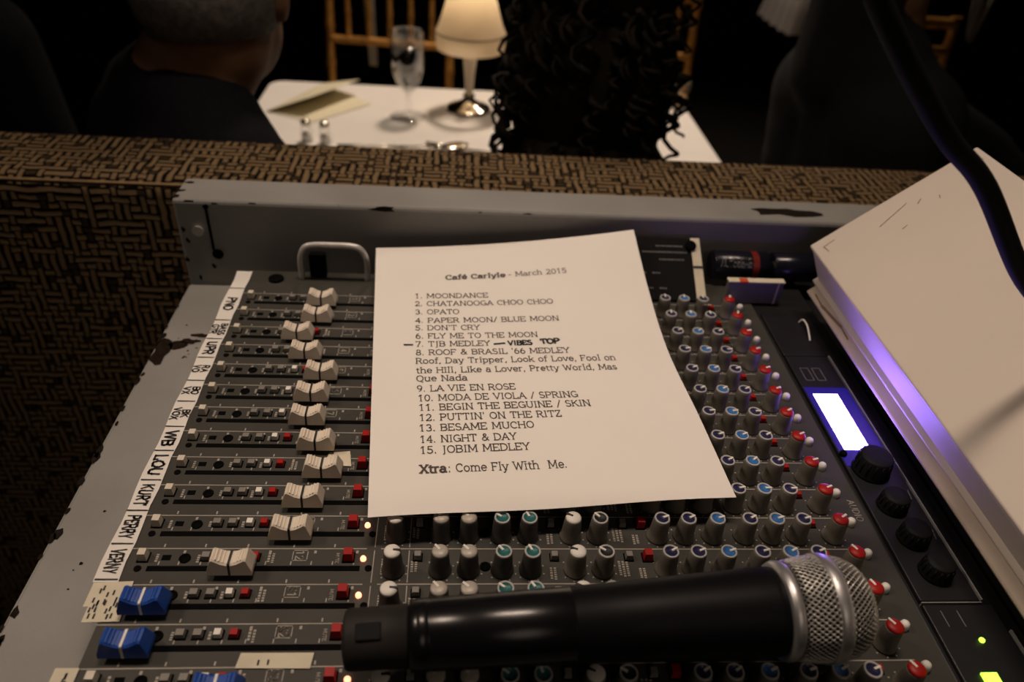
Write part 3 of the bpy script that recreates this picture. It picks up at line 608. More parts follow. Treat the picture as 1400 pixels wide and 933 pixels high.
# write-on tape strip with marker names
DIV = [0.5325, 0.5068, 0.4633, 0.4401, 0.4183, 0.3934, 0.3724, 0.3488, 0.3279, 0.3044, 0.2819, 0.2595, 0.2374]
NAM = [None, ['PNO'], ['BASS', 'GTR'], ['UPR'], ['RA', 'VO'], ['BO', 'VX'], ['BK', 'VOX'], ['WB'], ['LOU'], ['KURT'], ['PERRY'], ['VERNY']]
tp = MB(); rows = []
for k in range(25):
    y = 0.5325 - k * (0.5325 - 0.236) / 24; rows.append([(-0.1772 + .0006 * math.sin(k * 1.3), y, .0006), (-0.1650 + .0005 * math.sin(k * 2.1), y, .0006)])
tp.grid(rows, 0, False)
for (a, b) in zip(rows, rows[1:]): pass
tz = .0009
for k in range(1, len(DIV)): tp.quad((-0.1768, DIV[k] - .0005, tz), (-0.1655, DIV[k] - .0004, tz), (-0.1655, DIV[k] + .0004, tz), (-0.1768, DIV[k] + .0005, tz), 1)
rh = random.Random(11)
for k, nm in enumerate(NAM):
    if not nm: continue
    cy = (DIV[k] + DIV[k + 1]) / 2; span = DIV[k] - DIV[k + 1] - .004
    for j, t in enumerate(nm):
        sg, w = letters(t, False)
        capx = .0066 if len(nm) == 1 else .0044
        sx = min(span * .84 / w, capx / 10 * 1.0); x0 = -0.1744 if len(nm) == 1 else (-0.1705 - j * .0058)
        jit = lambda p: (p[0] + rh.uniform(-.6, .6), p[1] + rh.uniform(-.6, .6))
        sg = [(jit(a), jit(b), c_) for a, b, c_ in sg]
        strokes(tp, sg, 2.0 if len(nm) > 1 else 1.9, lambda a, b, x0=x0, cy=cy, w=w, sx=sx, capx=capx: (x0 + b * capx / 10, cy - (a - w / 2) * sx, tz), 1)
mk('label_tape', tp, [M_tape, M_pen], mix, label='white write-on strip with handwritten names')
def ptape(pts, z=.0006, marks=0, seed=0):
    mb = MB(); b = len(mb.v); mb.v += [(x, y, z) for x, y in pts] + [(x, y, z - .0003) for x, y in pts]; n = len(pts)
    mb.face([i for i in range(n)]); mb.face([n + i for i in range(n)][::-1])
    for i in range(n): mb.face([i, n + i, n + (i + 1) % n, (i + 1) % n])
    r_ = random.Random(seed); xs = [p[0] for p in pts]; ys = [p[1] for p in pts]
    for i in range(marks):
        x = r_.uniform(min(xs) + .003, max(xs) - .004); y = r_.uniform(min(ys) + .003, max(ys) - .003); mb.quad((x, y - .0016, z + .0002), (x + .0009, y - .0016, z + .0002), (x + .0009, y + .0012, z + .0002), (x, y + .0012, z + .0002), 1)
    return mb
mk('paper_label', ptape([(-0.1740, 0.2135), (-0.1565, 0.2140), (-0.1575, 0.2365), (-0.1765, 0.2355), (-0.1765, 0.222), (-0.174, 0.222)], .0007, 22, 1), [M_ctape, M_pen], mix)
mk('masking_tape', ptape([(-0.0965, 0.1895), (-0.0625, 0.1890), (-0.0618, 0.1968), (-0.0955, 0.1970)], .0008, 2, 4), [M_ctape, M_pen], mix)
mk('paper_label', ptape([(-0.176, 0.172), (-0.1655, 0.172), (-0.1655, 0.1905), (-0.176, 0.1905)], .0007, 8, 5), [M_ctape, M_pen], mix)
mk('masking_tape', ptape([(-0.0755, 0.3175), (-0.0590, 0.3165), (-0.0612, 0.3290), (-0.0735, 0.3275)], .0008), [M_ctape, M_pen], mix)
mk('grommet', MB().lathe([(.0062, 0), (.0060, .0016), (.0040, .0020), (.0032, .0006), (.0005, .0006)], (-0.1440, 0.5225, 0), 18), M_hole, mix)
# grab handle
hp = bez([(-0.1235, .5255, -.001), (-0.1235, .5255, .018), (-0.1195, .5255, .0285), (-0.1115, .5255, .0315), (-0.097, .5255, .0318), (-0.083, .5255, .0315), (-0.075, .5255, .0285), (-0.071, .5255, .018), (-0.071, .5255, -.001)], 6)
mk('grab_handle', MB().tube(hp, .0025, 12), M_steel, mix, label='silver U-shaped handle')
mk('black_block', MB().box(-0.1175, -0.1045, 0.5275, 0.5345, 0, .021), M_hole, mix, bevel=.001)  # plain black block behind the handle's left side

# ------------------------------------------------------------------ set list
PG = [[[-0.065, 0.5428, 0.02], [0.0418, 0.5459, 0.027], [0.1486, 0.5491, 0.042]], [[-0.0594, 0.4727, 0.0185], [0.0455, 0.4771, 0.0205], [0.1504, 0.4816, 0.027]], [[-0.0539, 0.4026, 0.018], [0.0492, 0.4083, 0.0185], [0.1522, 0.4141, 0.0195]], [[-0.0483, 0.3324, 0.018], [0.055, 0.3395, 0.018], [0.1582, 0.3466, 0.018]], [[-0.0427, 0.2623, 0.018], [0.0602, 0.2707, 0.0178], [0.163, 0.2791, 0.0172]]]
def sheet(u, v, dz=0.0):
    s = min(max(v, 0), 1) * 4; k = min(int(s), 3); t = s - k; row = []
    for j in range(3):
        p = [Vector(PG[min(max(q, 0), 4)][j]) for q in (k - 1, k, k + 1, k + 2)]
        if k == 0: p[0] = 2 * p[1] - p[2]
        if k == 3: p[3] = 2 * p[2] - p[1]
        row.append(.5 * (2 * p[1] + (p[2] - p[0]) * t + (2 * p[0] - 5 * p[1] + 4 * p[2] - p[3]) * t * t + (3 * p[1] - p[0] - 3 * p[2] + p[3]) * t ** 3))
    q = row[0] * ((1 - u) * (1 - 2 * u)) + row[1] * (4 * u * (1 - u)) + row[2] * (u * (2 * u - 1))
    wv = .0009 * math.sin(u * 8.5 + .8) * max(0, (v - .8) / .2) ** 2
    return (q.x, q.y, q.z + dz + wv + .0006)
sl = thing('set_list', (0.05, 0.40, 0.018), 'white sheet of paper with a typed song list lying on the mixer', 'paper')
pp = MB(); NU, NV = 36, 48
top = [[sheet(i / NU, j / NV) for i in range(NU + 1)] for j in range(NV + 1)]
pp.grid(top); pp.grid([[sheet(i / NU, j / NV, -.00015) for i in range(NU, -1, -1)] for j in range(NV + 1)])
mk('sheet', pp, M_paper, sl)
LINES = [('1. MOONDANCE', .142, .407, .258), ('2. CHATANOOGA CHOO CHOO', .142, .639, .294), ('3. OPATO', .142, .297, .332), ('4. PAPER MOON/ BLUE MOON', .142, .647, .370), ('5. DON\'T CRY', .141, .363, .403), ('6. FLY ME TO THE MOON', .141, .560, .438),
         ('7. TJB MEDLEY', .140, .391, .471), ("8. ROOF & BRASIL '66 MEDLEY", .140, .657, .505), ('Roof, Day Tripper, Look of Love, Fool on', .139, .807, .538), ('the Hill, Like a Lover, Pretty World, Mas', .139, .800, .574), ('Que Nada', .138, .300, .604),
         ('9. LA VIE EN ROSE', .138, .448, .640), ('10. MODA DE VIOLA / SPRING', .140, .640, .673), ('11. BEGIN THE BEGUINE / SKIN', .141, .671, .705), ("12. PUTTIN' ON THE RITZ", .141, .571, .738), ('13. BESAME MUCHO', .139, .480, .771), ('14. NIGHT & DAY', .140, .421, .806), ('15. JOBIM MEDLEY', .139, .454, .838)]
WU, HV = 0.2105, 0.278
tx = MB()
def line_on_sheet(mb, text, u0, u1, v0, v1, cap, wt, serif=True, jit=0):
    sg, w = letters(text, serif); sx = (u1 - u0) / w; sy = cap / HV / 10
    if jit: sg = [((a[0] + rh.uniform(-jit, jit), a[1] + rh.uniform(-jit, jit)), (b[0] + rh.uniform(-jit, jit), b[1] + rh.uniform(-jit, jit)), k) for a, b, k in sg]
    strokes(mb, sg, wt, lambda a, b: sheet(u0 + a * sx, v0 + (v1 - v0) * a / w - b * sy, .00028))
for t, u0, u1, v in LINES: line_on_sheet(tx, t, u0, u1, v, v, .0056, 1.25)
line_on_sheet(tx, 'Café Carlyle', .258, .480, .171, .166, .0056, 2.0); line_on_sheet(tx, '- March 2015', .492, .713, .165, .160, .0056, 1.15)
line_on_sheet(tx, 'Xtra', .137, .210, .893, .893, .0060, 2.1); line_on_sheet(tx, ': Come Fly With  Me.', .214, .550, .893, .895, .0060, 1.2)
mk('printed_text', tx, M_ink, sl, label='black serif typing of numbered song titles')
hw = MB(); line_on_sheet(hw, 'VIBES', .452, .535, .472, .470, .0050, 2.6, False, .4); line_on_sheet(hw, 'TOP', .565, .631, .468, .465, .0052, 2.6, False, .4)
strokes(hw, [((.405, .4655), (.441, .4625), 1)], .006, lambda a, b: sheet(a, b, .0003)); strokes(hw, [((.103, .463), (.130, .464), 1)], .006, lambda a, b: sheet(a, b, .0003))
mk('handwritten_note', hw, M_pen, sl, label='thick black pen note beside the seventh title')

# ------------------------------------------------------------------ microphone
A0, A1 = Vector((-0.0440, 0.1845, 0.0315)), Vector((0.2015, 0.1945, 0.0415))
axd = (A1 - A0).normalized(); LEN = (A1 - A0).length
MM = Matrix.Translation(A0) @ axd.to_track_quat('X', 'Z').to_matrix().to_4x4()
mic = thing('microphone', A0, 'black wireless handheld microphone with silver mesh head lying across the knobs', 'microphone')
def mp(name, prof, m, n=40, label=None, **k):
    mb = MB().lathe(prof, (0, 0, 0), n, 'X', **k); mb.xf(MM); return mk(name, mb, m, mic, label=label)
mp('tail_cap', [(.0100, 0), (.0122, .0006), (.0130, .0020), (.0133, .0275), (.0126, .028)], M_mictail)
lt = MB().box(.006, .017, -.0038, .0038, .0122, .0136); lt.xf(MM @ Matrix.Rotation(R(20), 4, 'X')); mk('battery_latch', lt, M_dial, mic, bevel=.001)
mp('handle', [(.0125, .028), (.0151, .0286), (.0154, .0365), (.0151, .0368), (.0151, .0374), (.0154, .0377), (.0164, .100), (.0162, .1003)], M_micbody)
mp('neck', [(.0162, .1003), (.0162, .1010), (.0164, .1013), (.0178, .140), (.0188, .165), (.0194, .180), (.0197, .190), (.0196, .1935), (.0185, .1945)], M_micneck)
mp('collar', [(.0185, .1938), (.0213, .1942), (.0221, .1958), (.0221, .1980), (.0216, .1993), (.0205, .1994)], M_ring)
def headr(x):      # radius of the grille along the axis
    pts = [(.199, .0212), (.204, .0223), (.210, .0231), (.216, .0234), (.2215, .0230), (.2265, .0218), (.2310, .0195), (.2345, .0155), (.2366, .0095), (.2376, .0010)]
    for (a, ra), (b, rb) in zip(pts, pts[1:]):
        if a <= x <= b: return ra + (rb - ra) * (x - a) / (b - a)
    return pts[-1][1]
mp('foam', [(max(headr(.199 + .0376 * i / 20) - .0015, .0005), .199 + .0374 * i / 20) for i in range(21)], M_foam)
g = MB(); n = 56; xs = []; x = .1994
while x < .2366:
    xs.append(x); x += max(.0006, 2 * math.pi * headr(min(x, .2360)) / n * .62)
xs.append(.2373)
rows = []
for j, x in enumerate(xs):
    r = headr(x); rows.append([(x, r * math.cos(2 * math.pi * (i + .5 * (j % 2)) / n), r * math.sin(2 * math.pi * (i + .5 * (j % 2)) / n)) for i in range(n)])
for r in rows: g.v += r
for j in range(len(rows) - 2):        # diamond cells: wires cross diagonally
    for i in range(n):
        if j % 2 == 0: q = [j * n + i, (j + 1) * n + i, (j + 2) * n + i, (j + 1) * n + (i - 1) % n]
        else: q = [j * n + i, (j + 1) * n + (i + 1) % n, (j + 2) * n + i, (j + 1) * n + i]
        g.face(q, 0, True)
g.xf(MM); go = mk('grille', g, M_grille, mic, label='silver woven wire head')
wf = go.modifiers.new('wires', 'WIREFRAME'); wf.thickness = .0008; wf.use_replace = True; wf.use_even_offset = False
mp('grille_band', [(.0225, .2135), (.0240, .2139), (.0244, .2150), (.0244, .2185), (.0238, .2198), (.0222, .2202)], M_ring, label='smooth silver ring')

# ------------------------------------------------------------------ rack effects unit
fx = thing('effects_unit', (0.27, 0.31, -0.045), 'black rack effects unit with glowing blue-white display and black knobs', 'effects unit')
mk('chassis', MB().box(0.2485, 0.2995, 0.10, 0.5590, -0.0695, -0.0015), M_black, fx, bevel=.001)
mk('front_panel', MB().box(0.2510, 0.2845, 0.2225, 0.4340, -0.0015, 0.0015), M_rack, fx, bevel=.0006)
mk('rack_ear', MB().box(0.2510, 0.2845, 0.4355, 0.4915, -0.0015, 0.0008), M_rack, fx, bevel=.0006)
mk('rack_ear', MB().box(0.2510, 0.2900, 0.10, 0.2205, -0.0015, 0.0012), M_rack, fx, bevel=.0006)
mk('edge_line', MB().box(0.2848, 0.2857, 0.2225, 0.4340, -0.0015, 0.0024), M_rackline, fx)  # pale strip standing for the highlight on the bezel's right edge
mk('edge_line', MB().box(0.2905, 0.2914, 0.10, 0.2050, -0.0015, 0.0022), M_rackline, fx)
mk('edge_line', MB().box(0.2510, 0.2845, 0.2211, 0.2217, -0.0015, 0.0018), M_rackline, fx)
mk('display_halo', MB().box(0.2518, 0.2836, 0.3200, 0.3970, 0.0012, 0.00175), M_glow, fx, label='blue halo added around the display')  # glowing plate added for the display's backlight bleed and lens bloom
mk('display', MB().box(0.2560, 0.2738, 0.3345, 0.3895, 0.0014, 0.0020), M_lcd, fx, label='glowing blue-white display')
def rknob(x, y, r, h):
    mb = MB(); n = 32; prof = []
    mb.lathe([(r * 1.06, 0.0015), (r * 1.04, .003), (r * .96, .0045), (r * .90, h - .001), (r * .82, h), (r * .3, h - .0005)], (x, y, 0), n)
    for i in range(n // 2):
        a = 2 * math.pi * i / (n // 2); mb.tube([(x + r * .95 * math.cos(a), y + r * .95 * math.sin(a), .0045), (x + r * .9 * math.cos(a), y + r * .9 * math.sin(a), h - .0012)], .0006, 6)
    return mk('rotary_knob', mb, M_dial, fx, at=(x, y, 0.0015))
rknob(0.2655, 0.3165, 0.0112, 0.0150); rknob(0.2655, 0.2870, 0.0085, 0.0120); rknob(0.2665, 0.2630, 0.0085, 0.0120); rknob(0.2680, 0.2400, 0.0085, 0.0120)
mk('push_button', MB().lathe([(.0024, .0015), (.0024, .0035), (.0018, .0042)], (0.2530, 0.3300, 0), 14), M_hole, fx, at=(0.253, 0.33, 0.0015))
def marking(*segs, w=.0006, z=.00175):
    lg = MB(); strokes(lg, [(p, q, 1) for p, q in segs], w, lambda p, q: (p, q, z)); mk('panel_marking', lg, M_dim, fx)
for x0, y0 in ((0.257, 0.405), (0.266, 0.405)):
    marking(((x0, y0), (x0 + .006, y0)), ((x0 + .006, y0), (x0 + .006, y0 + .014)), ((x0 + .006, y0 + .014), (x0, y0 + .014)), ((x0, y0 + .014), (x0, y0)))
for x0 in (0.259, 0.268): marking(((x0, .2165), (x0, .2075)), z=.00145)
for x0, y0 in ((0.282, .30), (0.282, .27)): marking(((x0, y0), (x0 - .001, y0 - .007)))
mk('power_light', MB().lathe([(.0014, .001), (.0014, .0022), (.0008, .0028)], (0.2720, 0.1995, 0), 12), M_green, fx, label='small green light')
mk('power_light', MB().box(0.2610, 0.2690, 0.1710, 0.1820, .001, .0024), M_green, fx, label='green lit bar')
mk('wire_hook', MB().tube(bez([(0.2785, .4790, .0010), (0.2800, .4770, .0052), (0.2805, .4700, .0056), (0.2790, .4600, .0040), (0.2785, .4540, .0012)], 5), .0007, 8), M_white, fx, label='white wire loop')

# ------------------------------------------------------------------ tilted white slab, cream board, prop
TH = R(41); Yb = 0.500
nx_, nz_ = math.cos(TH), math.sin(TH)
OX, OZ = 0.2925, 0.0280         # lower left edge of the box; a runs up the slope, t stands off it
def tilted(sec, y0, y1):
    return MB().prism([(OX + a * nx_ - t * nz_, OZ + a * nz_ + t * nx_) for a, t in sec], y0, y1)
bd = mk('cream_board', tilted([(-.0104, -.0122), (.150, -.0122), (.150, -.0002), (-.0104, -.0002)], 0.05, Yb - .004), [M_slab2], at=(OX, 0.3, OZ), bevel=.0015)
tag(bd, 'thick cream board under the tilted white box, its long edge showing', 'board')
slab = thing('white_box', (OX, 0.3, OZ), 'white lidded box with scuffed top tilted up at the right, beside the rack unit', 'box')
mk('box_body', tilted([(.0012, .0001), (.139, .0001), (.139, .0300), (.0092, .0300)], 0.06, Yb - .002), M_slab, slab, bevel=.001)
mk('box_lip', tilted([(-.0024, .0001), (.141, .0001), (.141, .0030), (-.0020, .0030)], 0.057, Yb), M_slab, slab, bevel=.0008)
mk('lid', tilted([(.0090, .0303), (.1405, .0303), (.1405, .0348), (.0094, .0348)], 0.06, Yb), M_slab, slab, bevel=.0015, seg=3)
def scuff(a0, y0, a1, y1, w=.0006):
    sc_ = MB(); strokes(sc_, [((a0, y0), (a1, y1), 1)], w, lambda a, y: (OX + a * nx_ - .0350 * nz_, y, OZ + a * nz_ + .0350 * nx_))
    mk('scuff_mark', sc_, M_scuff, slab)
for q in ((.056, .476, .080, .484), (.017, .489, .026, .490), (.017, .489, .018, .481), (.085, .477, .089, .480), (.124, .482, .132, .491), (.132, .491, .136, .483), (.066, .461, .070, .462), (.116, .45, .128, .462), (.098, .470, .099, .473)): scuff(*q)
bl_ = MB()
for (a0, y0, a1, y1, w) in ((-.006, .486, -.007, .470, .0012), (-.007, .470, -.004, .440, .0022), (-.004, .440, -.005, .425, .0012)):
    strokes(bl_, [((a0, y0), (a1, y1), 1)], w, lambda a, y: (OX + a * nx_, y, OZ + a * nz_))
mk('worn_edge', bl_, M_scuff, bd)
pr = MB()
pb = [(0.330, -.0118), (0.418, -.0118), (0.418, OZ + (.418 - OX) * nz_ / nx_ - .0170), (0.330, OZ + (.330 - OX) * nz_ / nx_ - .0170)]
pr.prism(pb, 0.08, 0.48)
pw = mk('support_wedge', pr, M_black, at=(OX + .07, .3, -.0118)); tag(pw, 'black sloped support hidden under the cream board', 'support')

# ------------------------------------------------------------------ thick black cable in front
cb = MB().tube(bez([(-0.02, 0.36, 0.80), (0.055, 0.345, 0.50), (0.115, 0.322, 0.345), (0.158, 0.302, 0.280), (0.206, 0.300, 0.229), (0.238, 0.300, 0.203), (0.287, 0.300, 0.150), (0.332, 0.297, 0.128), (0.376, 0.29, 0.166), (0.42, 0.28, 0.150), (0.50, 0.25, 0.0), (0.55, 0.2, -0.079)], 10), .0049, 16)
co = mk('cable', cb, M_cable, at=(0.44, 0.28, 0.1)); tag(co, 'thick black cable slanting across the upper right in front of the white box', 'cable')

# ------------------------------------------------------------------ batteries, carton, black card at the mixer's back edge
b1 = thing('battery', (0.2435, 0.545, 0), 'black cell battery lying sideways above the small grey carton, lettering upside down', 'battery')
mk('battery_body', MB().lathe([(.0115, 0), (.0126, .0008), (.0126, .033), (.0126, .0335), (.0126, .0475), (.0115, .0485)], (0.2205, 0.545, .0137), 28, 'X', seg_m=[0, 0, 0, 1, 1, 1]), [M_batt, M_batt], b1)
mk('foil_band', MB().lathe([(.01268, .0330), (.01268, .0385)], (0.2205, 0.545, .0137), 28, 'X', cap0=False, cap1=False), M_battr, b1)
mk('terminal', MB().lathe([(.0045, 0), (.0045, .0025), (.0035, .0030)], (0.2690, 0.545, .0137), 14, 'X'), M_steel, b1)
bt = MB(); sg, w = letters('EVEREADY', False)
def onbatt(a, b):    # upside down, wrapped on the side of the cell that faces the mixer
    an = R(42 + (5 - b) * 3.4); r = .01275
    return (0.2520 - a / w * .0270, 0.545 - r * math.cos(an), .0137 + r * math.sin(an))
strokes(bt, sg, 1.6, onbatt); mk('lettering', bt, M_dim, b1)
b2 = thing('battery', (0.293, 0.545, 0), 'second black cell battery at the right end of the lettered one, plain dark side showing', 'battery')
mk('battery_body', MB().lathe([(.0115, 0), (.0126, .0008), (.0126, .044), (.0115, .045)], (0.2735, 0.545, .0137), 28, 'X'), M_batt, b2)
mk('terminal', MB().lathe([(.0055, .0448), (.0050, .0462)], (0.2735, 0.545, .0137), 16, 'X'), M_rack, b2)
bx = thing('carton', (0.255, 0.514, 0), 'small grey carton with a white top edge standing in front of the battery', 'carton')
mk('carton_body', MB().box(0.2240, 0.2710, 0.5060, 0.5120, 0.0004, 0.0205), M_carton, bx, bevel=.0008)
mk('top_flap', MB().box(0.2235, 0.2715, 0.5057, 0.5123, 0.0206, 0.0216), M_ctape, bx, bevel=.0005)
mk('orange_mark', MB().box(0.2330, 0.2400, 0.5054, 0.5110, 0.0200, 0.0218), M_orange, bx)
mk('side_band', MB().box(0.2655, 0.2668, 0.5057, 0.5122, 0.0006, 0.0204), M_ctape, bx)
cd = thing('black_card', (0.185, 0.53, 0.001), 'black printed card leaning on the back wall beside the batteries', 'card')
def oncard(x, s, d=0): return (x, 0.5050 + s * .0510 + d * -.4, .0022 + s * .0300 + d * .85)
cdm = MB()
for dz in (0, -.0006): cdm.quad(oncard(.120, 0, dz), oncard(.2060, 0, dz), oncard(.2060, 1, dz), oncard(.120, 1, dz))
cdm.quad(oncard(.120, 0, 0), oncard(.206, 0, 0), oncard(.206, 0, -.0006), oncard(.120, 0, -.0006)); cdm.quad(oncard(.206, 0, 0), oncard(.206, 1, 0), oncard(.206, 1, -.0006), oncard(.206, 0, -.0006))
mk('card_sheet', cdm, mat('matt_black_card', (0.006, 0.006, 0.007), 0.8, 0, 0.12, noise=0.1), cd)
tl = MB(); r_ = random.Random(9)
for s, x0, x1 in ((.86, .170, .192), (.76, .158, .196), (.64, .172, .192), (.42, .150, .160), (.42, .165, .172), (.18, .158, .164), (.18, .170, .176)):
    x = x0
    while x < x1:
        L = r_.uniform(.0008, .0022); tl.quad(oncard(x, s - .012, .0003), oncard(x + L, s - .012, .0003), oncard(x + L, s + .012, .0003), oncard(x, s + .012, .0003)); x += L + .0006
mk('small_print', tl, M_dim, cd)
mt = MB(); mt.quad(oncard(.2005, -.05, .0009), oncard(.2085, -.05, .0009), oncard(.2085, 1, .0009), oncard(.2005, 1, .0009)); mt.quad((.1965, .478, .0162), (.2035, .478, .0162), oncard(.2085, -.05, .0009), oncard(.2005, -.05, .0009))
mt.quad(oncard(.2005, .50, .0013), oncard(.2085, .50, .0013), oncard(.2085, .54, .0013), oncard(.2005, .54, .0013), 1)
mk('tape_strip', mt, [M_ctape, M_pen], cd, label='pale tape strip')
mk('round_stud', MB().lathe([(.0048, 0), (.0046, .0018), (.003, .0024)], (0, 0, 0), 18).xf(Matrix.Translation(oncard(.2000, .86, .0014)) @ Matrix.Rotation(R(30), 4, 'X')), M_hole, cd)

# ------------------------------------------------------------------ dining table beyond the sofa
TX0, TX1, TY0, TY1, TZ = -0.400, 0.495, 1.215, 1.640, -0.210
tb = thing('dining_table', (0.05, 1.43, -0.95), 'table hidden under the white cloth beyond the sofa', 'table')
mk('tabletop', MB().box(TX0 + .012, TX1 - .012, TY0 + .012, TY1 - .012, TZ - .03, TZ - .004), M_table, tb)
mk('pedestal', MB().lathe([(.24, 0), (.23, .02), (.05, .05), (.04, .10), (.04, .66), (.10, .71)], (.05, 1.43, -.95), 24), M_table, tb)
cl = MB(); rows = []
per = []
def rr(off, nseg=12, corner=.03):
    out = []
    for cx, cy, a0 in ((TX1 - corner, TY1 - corner, 0), (TX0 + corner, TY1 - corner, 90), (TX0 + corner, TY0 + corner, 180), (TX1 - corner, TY0 + corner, 270)):
        for i in range(nseg + 1):
            a = R(a0 + 90 * i / nseg); out.append((cx + (corner + off) * math.cos(a), cy + (corner + off) * math.sin(a)))
    dense = []
    for k in range(len(out)):
        p, q = out[k], out[(k + 1) % len(out)]; m_ = max(1, int(math.hypot(q[0] - p[0], q[1] - p[1]) / .03))
        dense += [(p[0] + (q[0] - p[0]) * i / m_, p[1] + (q[1] - p[1]) * i / m_) for i in range(m_)]
    return dense
base = rr(0); NB = len(base)
cl.face(list(range(NB))); cl.v += [(x, y, TZ) for x, y in base]
prev = 0
cxm, cym = (TX0 + TX1) / 2, (TY0 + TY1) / 2
for j in range(1, 7):
    t = j / 6; row = []
    for i, (x, y) in enumerate(base):
        f = .004 + .008 * t + .005 * t * math.sin(i * .9) ; d = Vector((x - cxm, y - cym)); d = Vector((d.x / .45, d.y / .22)); d.normalize()
        row.append((x + d.x * f, y + d.y * f, TZ - .004 - .085 * t))
    b = len(cl.v); cl.v += row
    for i in range(NB): cl.face([prev + i, b + i, b + (i + 1) % NB, prev + (i + 1) % NB], 0, True)
    prev = b
tc_ = mk('tablecloth', cl, M_cloth, at=(.05, 1.43, TZ)); tag(tc_, 'white cloth over the table beyond the sofa, lamp and glass on it', 'tablecloth')
# lamp
LX, LY = 0.021, 1.520
lp = thing('table_lamp', (LX, LY, TZ), 'small table lamp with cream fringed shade and round silver foot', 'lamp')
mk('lamp_foot', MB().lathe([(.047, 0), (.047, .003), (.042, .007), (.028, .011), (.016, .018), (.011, .024), (.0125, .030)], (LX, LY, TZ + .0005), 36), M_silver, lp)
mk('stem', MB().lathe([(.0085, .030), (.0080, .040), (.0100, .070), (.0135, .100), (.0165, .128), (.0150, .140), (.006, .150), (.006, .22)], (LX, LY, TZ), 28), M_lampstem, lp)
sh = MB(); pl = 72; rows = []
for r, h in ((.0655, .1215), (.0670, .132), (.0678, .1525), (.0665, .1545), (.060, .170), (.0535, .190), (.046, .215), (.039, .240), (.034, .262)):
    rows.append([(LX + (r + .0008 * (i % 2)) * math.cos(2 * math.pi * i / pl), LY + (r + .0008 * (i % 2)) * math.sin(2 * math.pi * i / pl), TZ + h) for i in range(pl)])
sh.grid(rows, 0, True, True); so = mk('lamp_shade', sh, M_shade, lp)
mk('shade_trim', MB().lathe([(.0686, .1515), (.0694, .153), (.0686, .1550)], (LX, LY, TZ), 60, cap0=False, cap1=False), M_trim, so)
mk('bulb', MB().ball((LX, LY, TZ + .20), (.012, .012, .018)), mat('lamp_bulb', (1, .8, .5), .4, noise=.01, emit=(1, .76, .5), estr=3.5), lp)
bl = bpy.data.lights.new('lamp_glow', 'POINT'); bl.energy = 0.19; bl.color = (1, .76, .50); bl.shadow_soft_size = .02
bo = bpy.data.objects.new('lamp_glow', bl); COL.objects.link(bo); bo.location = (LX, LY, TZ + .225 + Z0)
# goblet
GX, GY = -0.098, 1.462
gb = thing('water_goblet', (GX, GY, TZ), 'stemmed glass of water standing left of the table lamp', 'glass')
mk('bowl', MB().lathe([(.0050, .046), (.012, .052), (.024, .070), (.031, .092), (.0335, .115), (.0325, .140), (.0310, .164), (.0302, .164), (.0316, .140), (.0325, .115), (.030, .093), (.023, .072), (.010, .055), (.0005, .053)], (GX, GY, TZ), 36, cap0=False, cap1=False), M_glass, gb)
mk('stem', MB().lathe([(.038, .0006), (.037, .002), (.020, .004), (.006, .009), (.0045, .018), (.0062, .026), (.0045, .034), (.0052, .046)], (GX, GY, TZ), 32), M_glass, gb)
mk('water', MB().lathe([(.0005, .0535), (.010, .056), (.0225, .0725), (.0295, .0935), (.0318, .115), (.0311, .138), (.0005, .138)], (GX, GY, TZ), 32), M_water, gb)
# menu card, folded open
fc = MB(); a_, b_, e_, f_ = (-.372, 1.452, TZ + .001), (-.292, 1.628, TZ + .001), (-.276, 1.408, TZ + .001), (-.178, 1.520, TZ + .001)
def leaf(p, q, r, s, th):
    pts = [Vector(v) for v in (p, q, r, s)]; nn = (pts[1] - pts[0]).cross(pts[3] - pts[0]).normalized() * th
    b = len(fc.v); fc.v += [tuple(v) for v in pts] + [tuple(v + nn) for v in pts]
    for qd in ((0, 1, 2, 3), (7, 6, 5, 4), (0, 4, 5, 1), (1, 5, 6, 2), (2, 6, 7, 3), (3, 7, 4, 0)): fc.face([b + i for i in qd])
leaf(a_, e_, f_, b_, .0008)
c_, d_ = (-.205, 1.575, TZ + .032), (-.292, 1.440, TZ + .034)
leaf((a_[0], a_[1], a_[2] + .001), d_, c_, (b_[0], b_[1], b_[2] + .001), .0008)
mo = mk('menu_card', fc, M_card, at=a_); tag(mo, 'cream folded menu card lying half open on the white cloth', 'menu')
# shakers at the near edge
for k, (x, y, lab) in enumerate(((-.272, 1.318, 'tiny glass shaker by the sofa edge, the left one of two below the menu card'), (-.238, 1.312, 'tiny glass shaker by the sofa edge, the right one of two below the menu card'))):
    s = thing('glass_shaker', (x, y, TZ), lab, 'shaker', 'glass shakers')
    mk('jar', MB().lathe([(.011, .0004), (.012, .002), (.0105, .022), (.0085, .030)], (x, y, TZ), 18), M_glass, s)
    mk('salt', MB().lathe([(.0090, .002), (.0095, .004), (.0086, .016), (.0005, .016)], (x, y, TZ), 16), M_white, s)
    mk('shaker_cap', MB().lathe([(.0090, .030), (.0092, .036), (.0060, .040), (.001, .041)], (x, y, TZ), 18), M_silver, s)
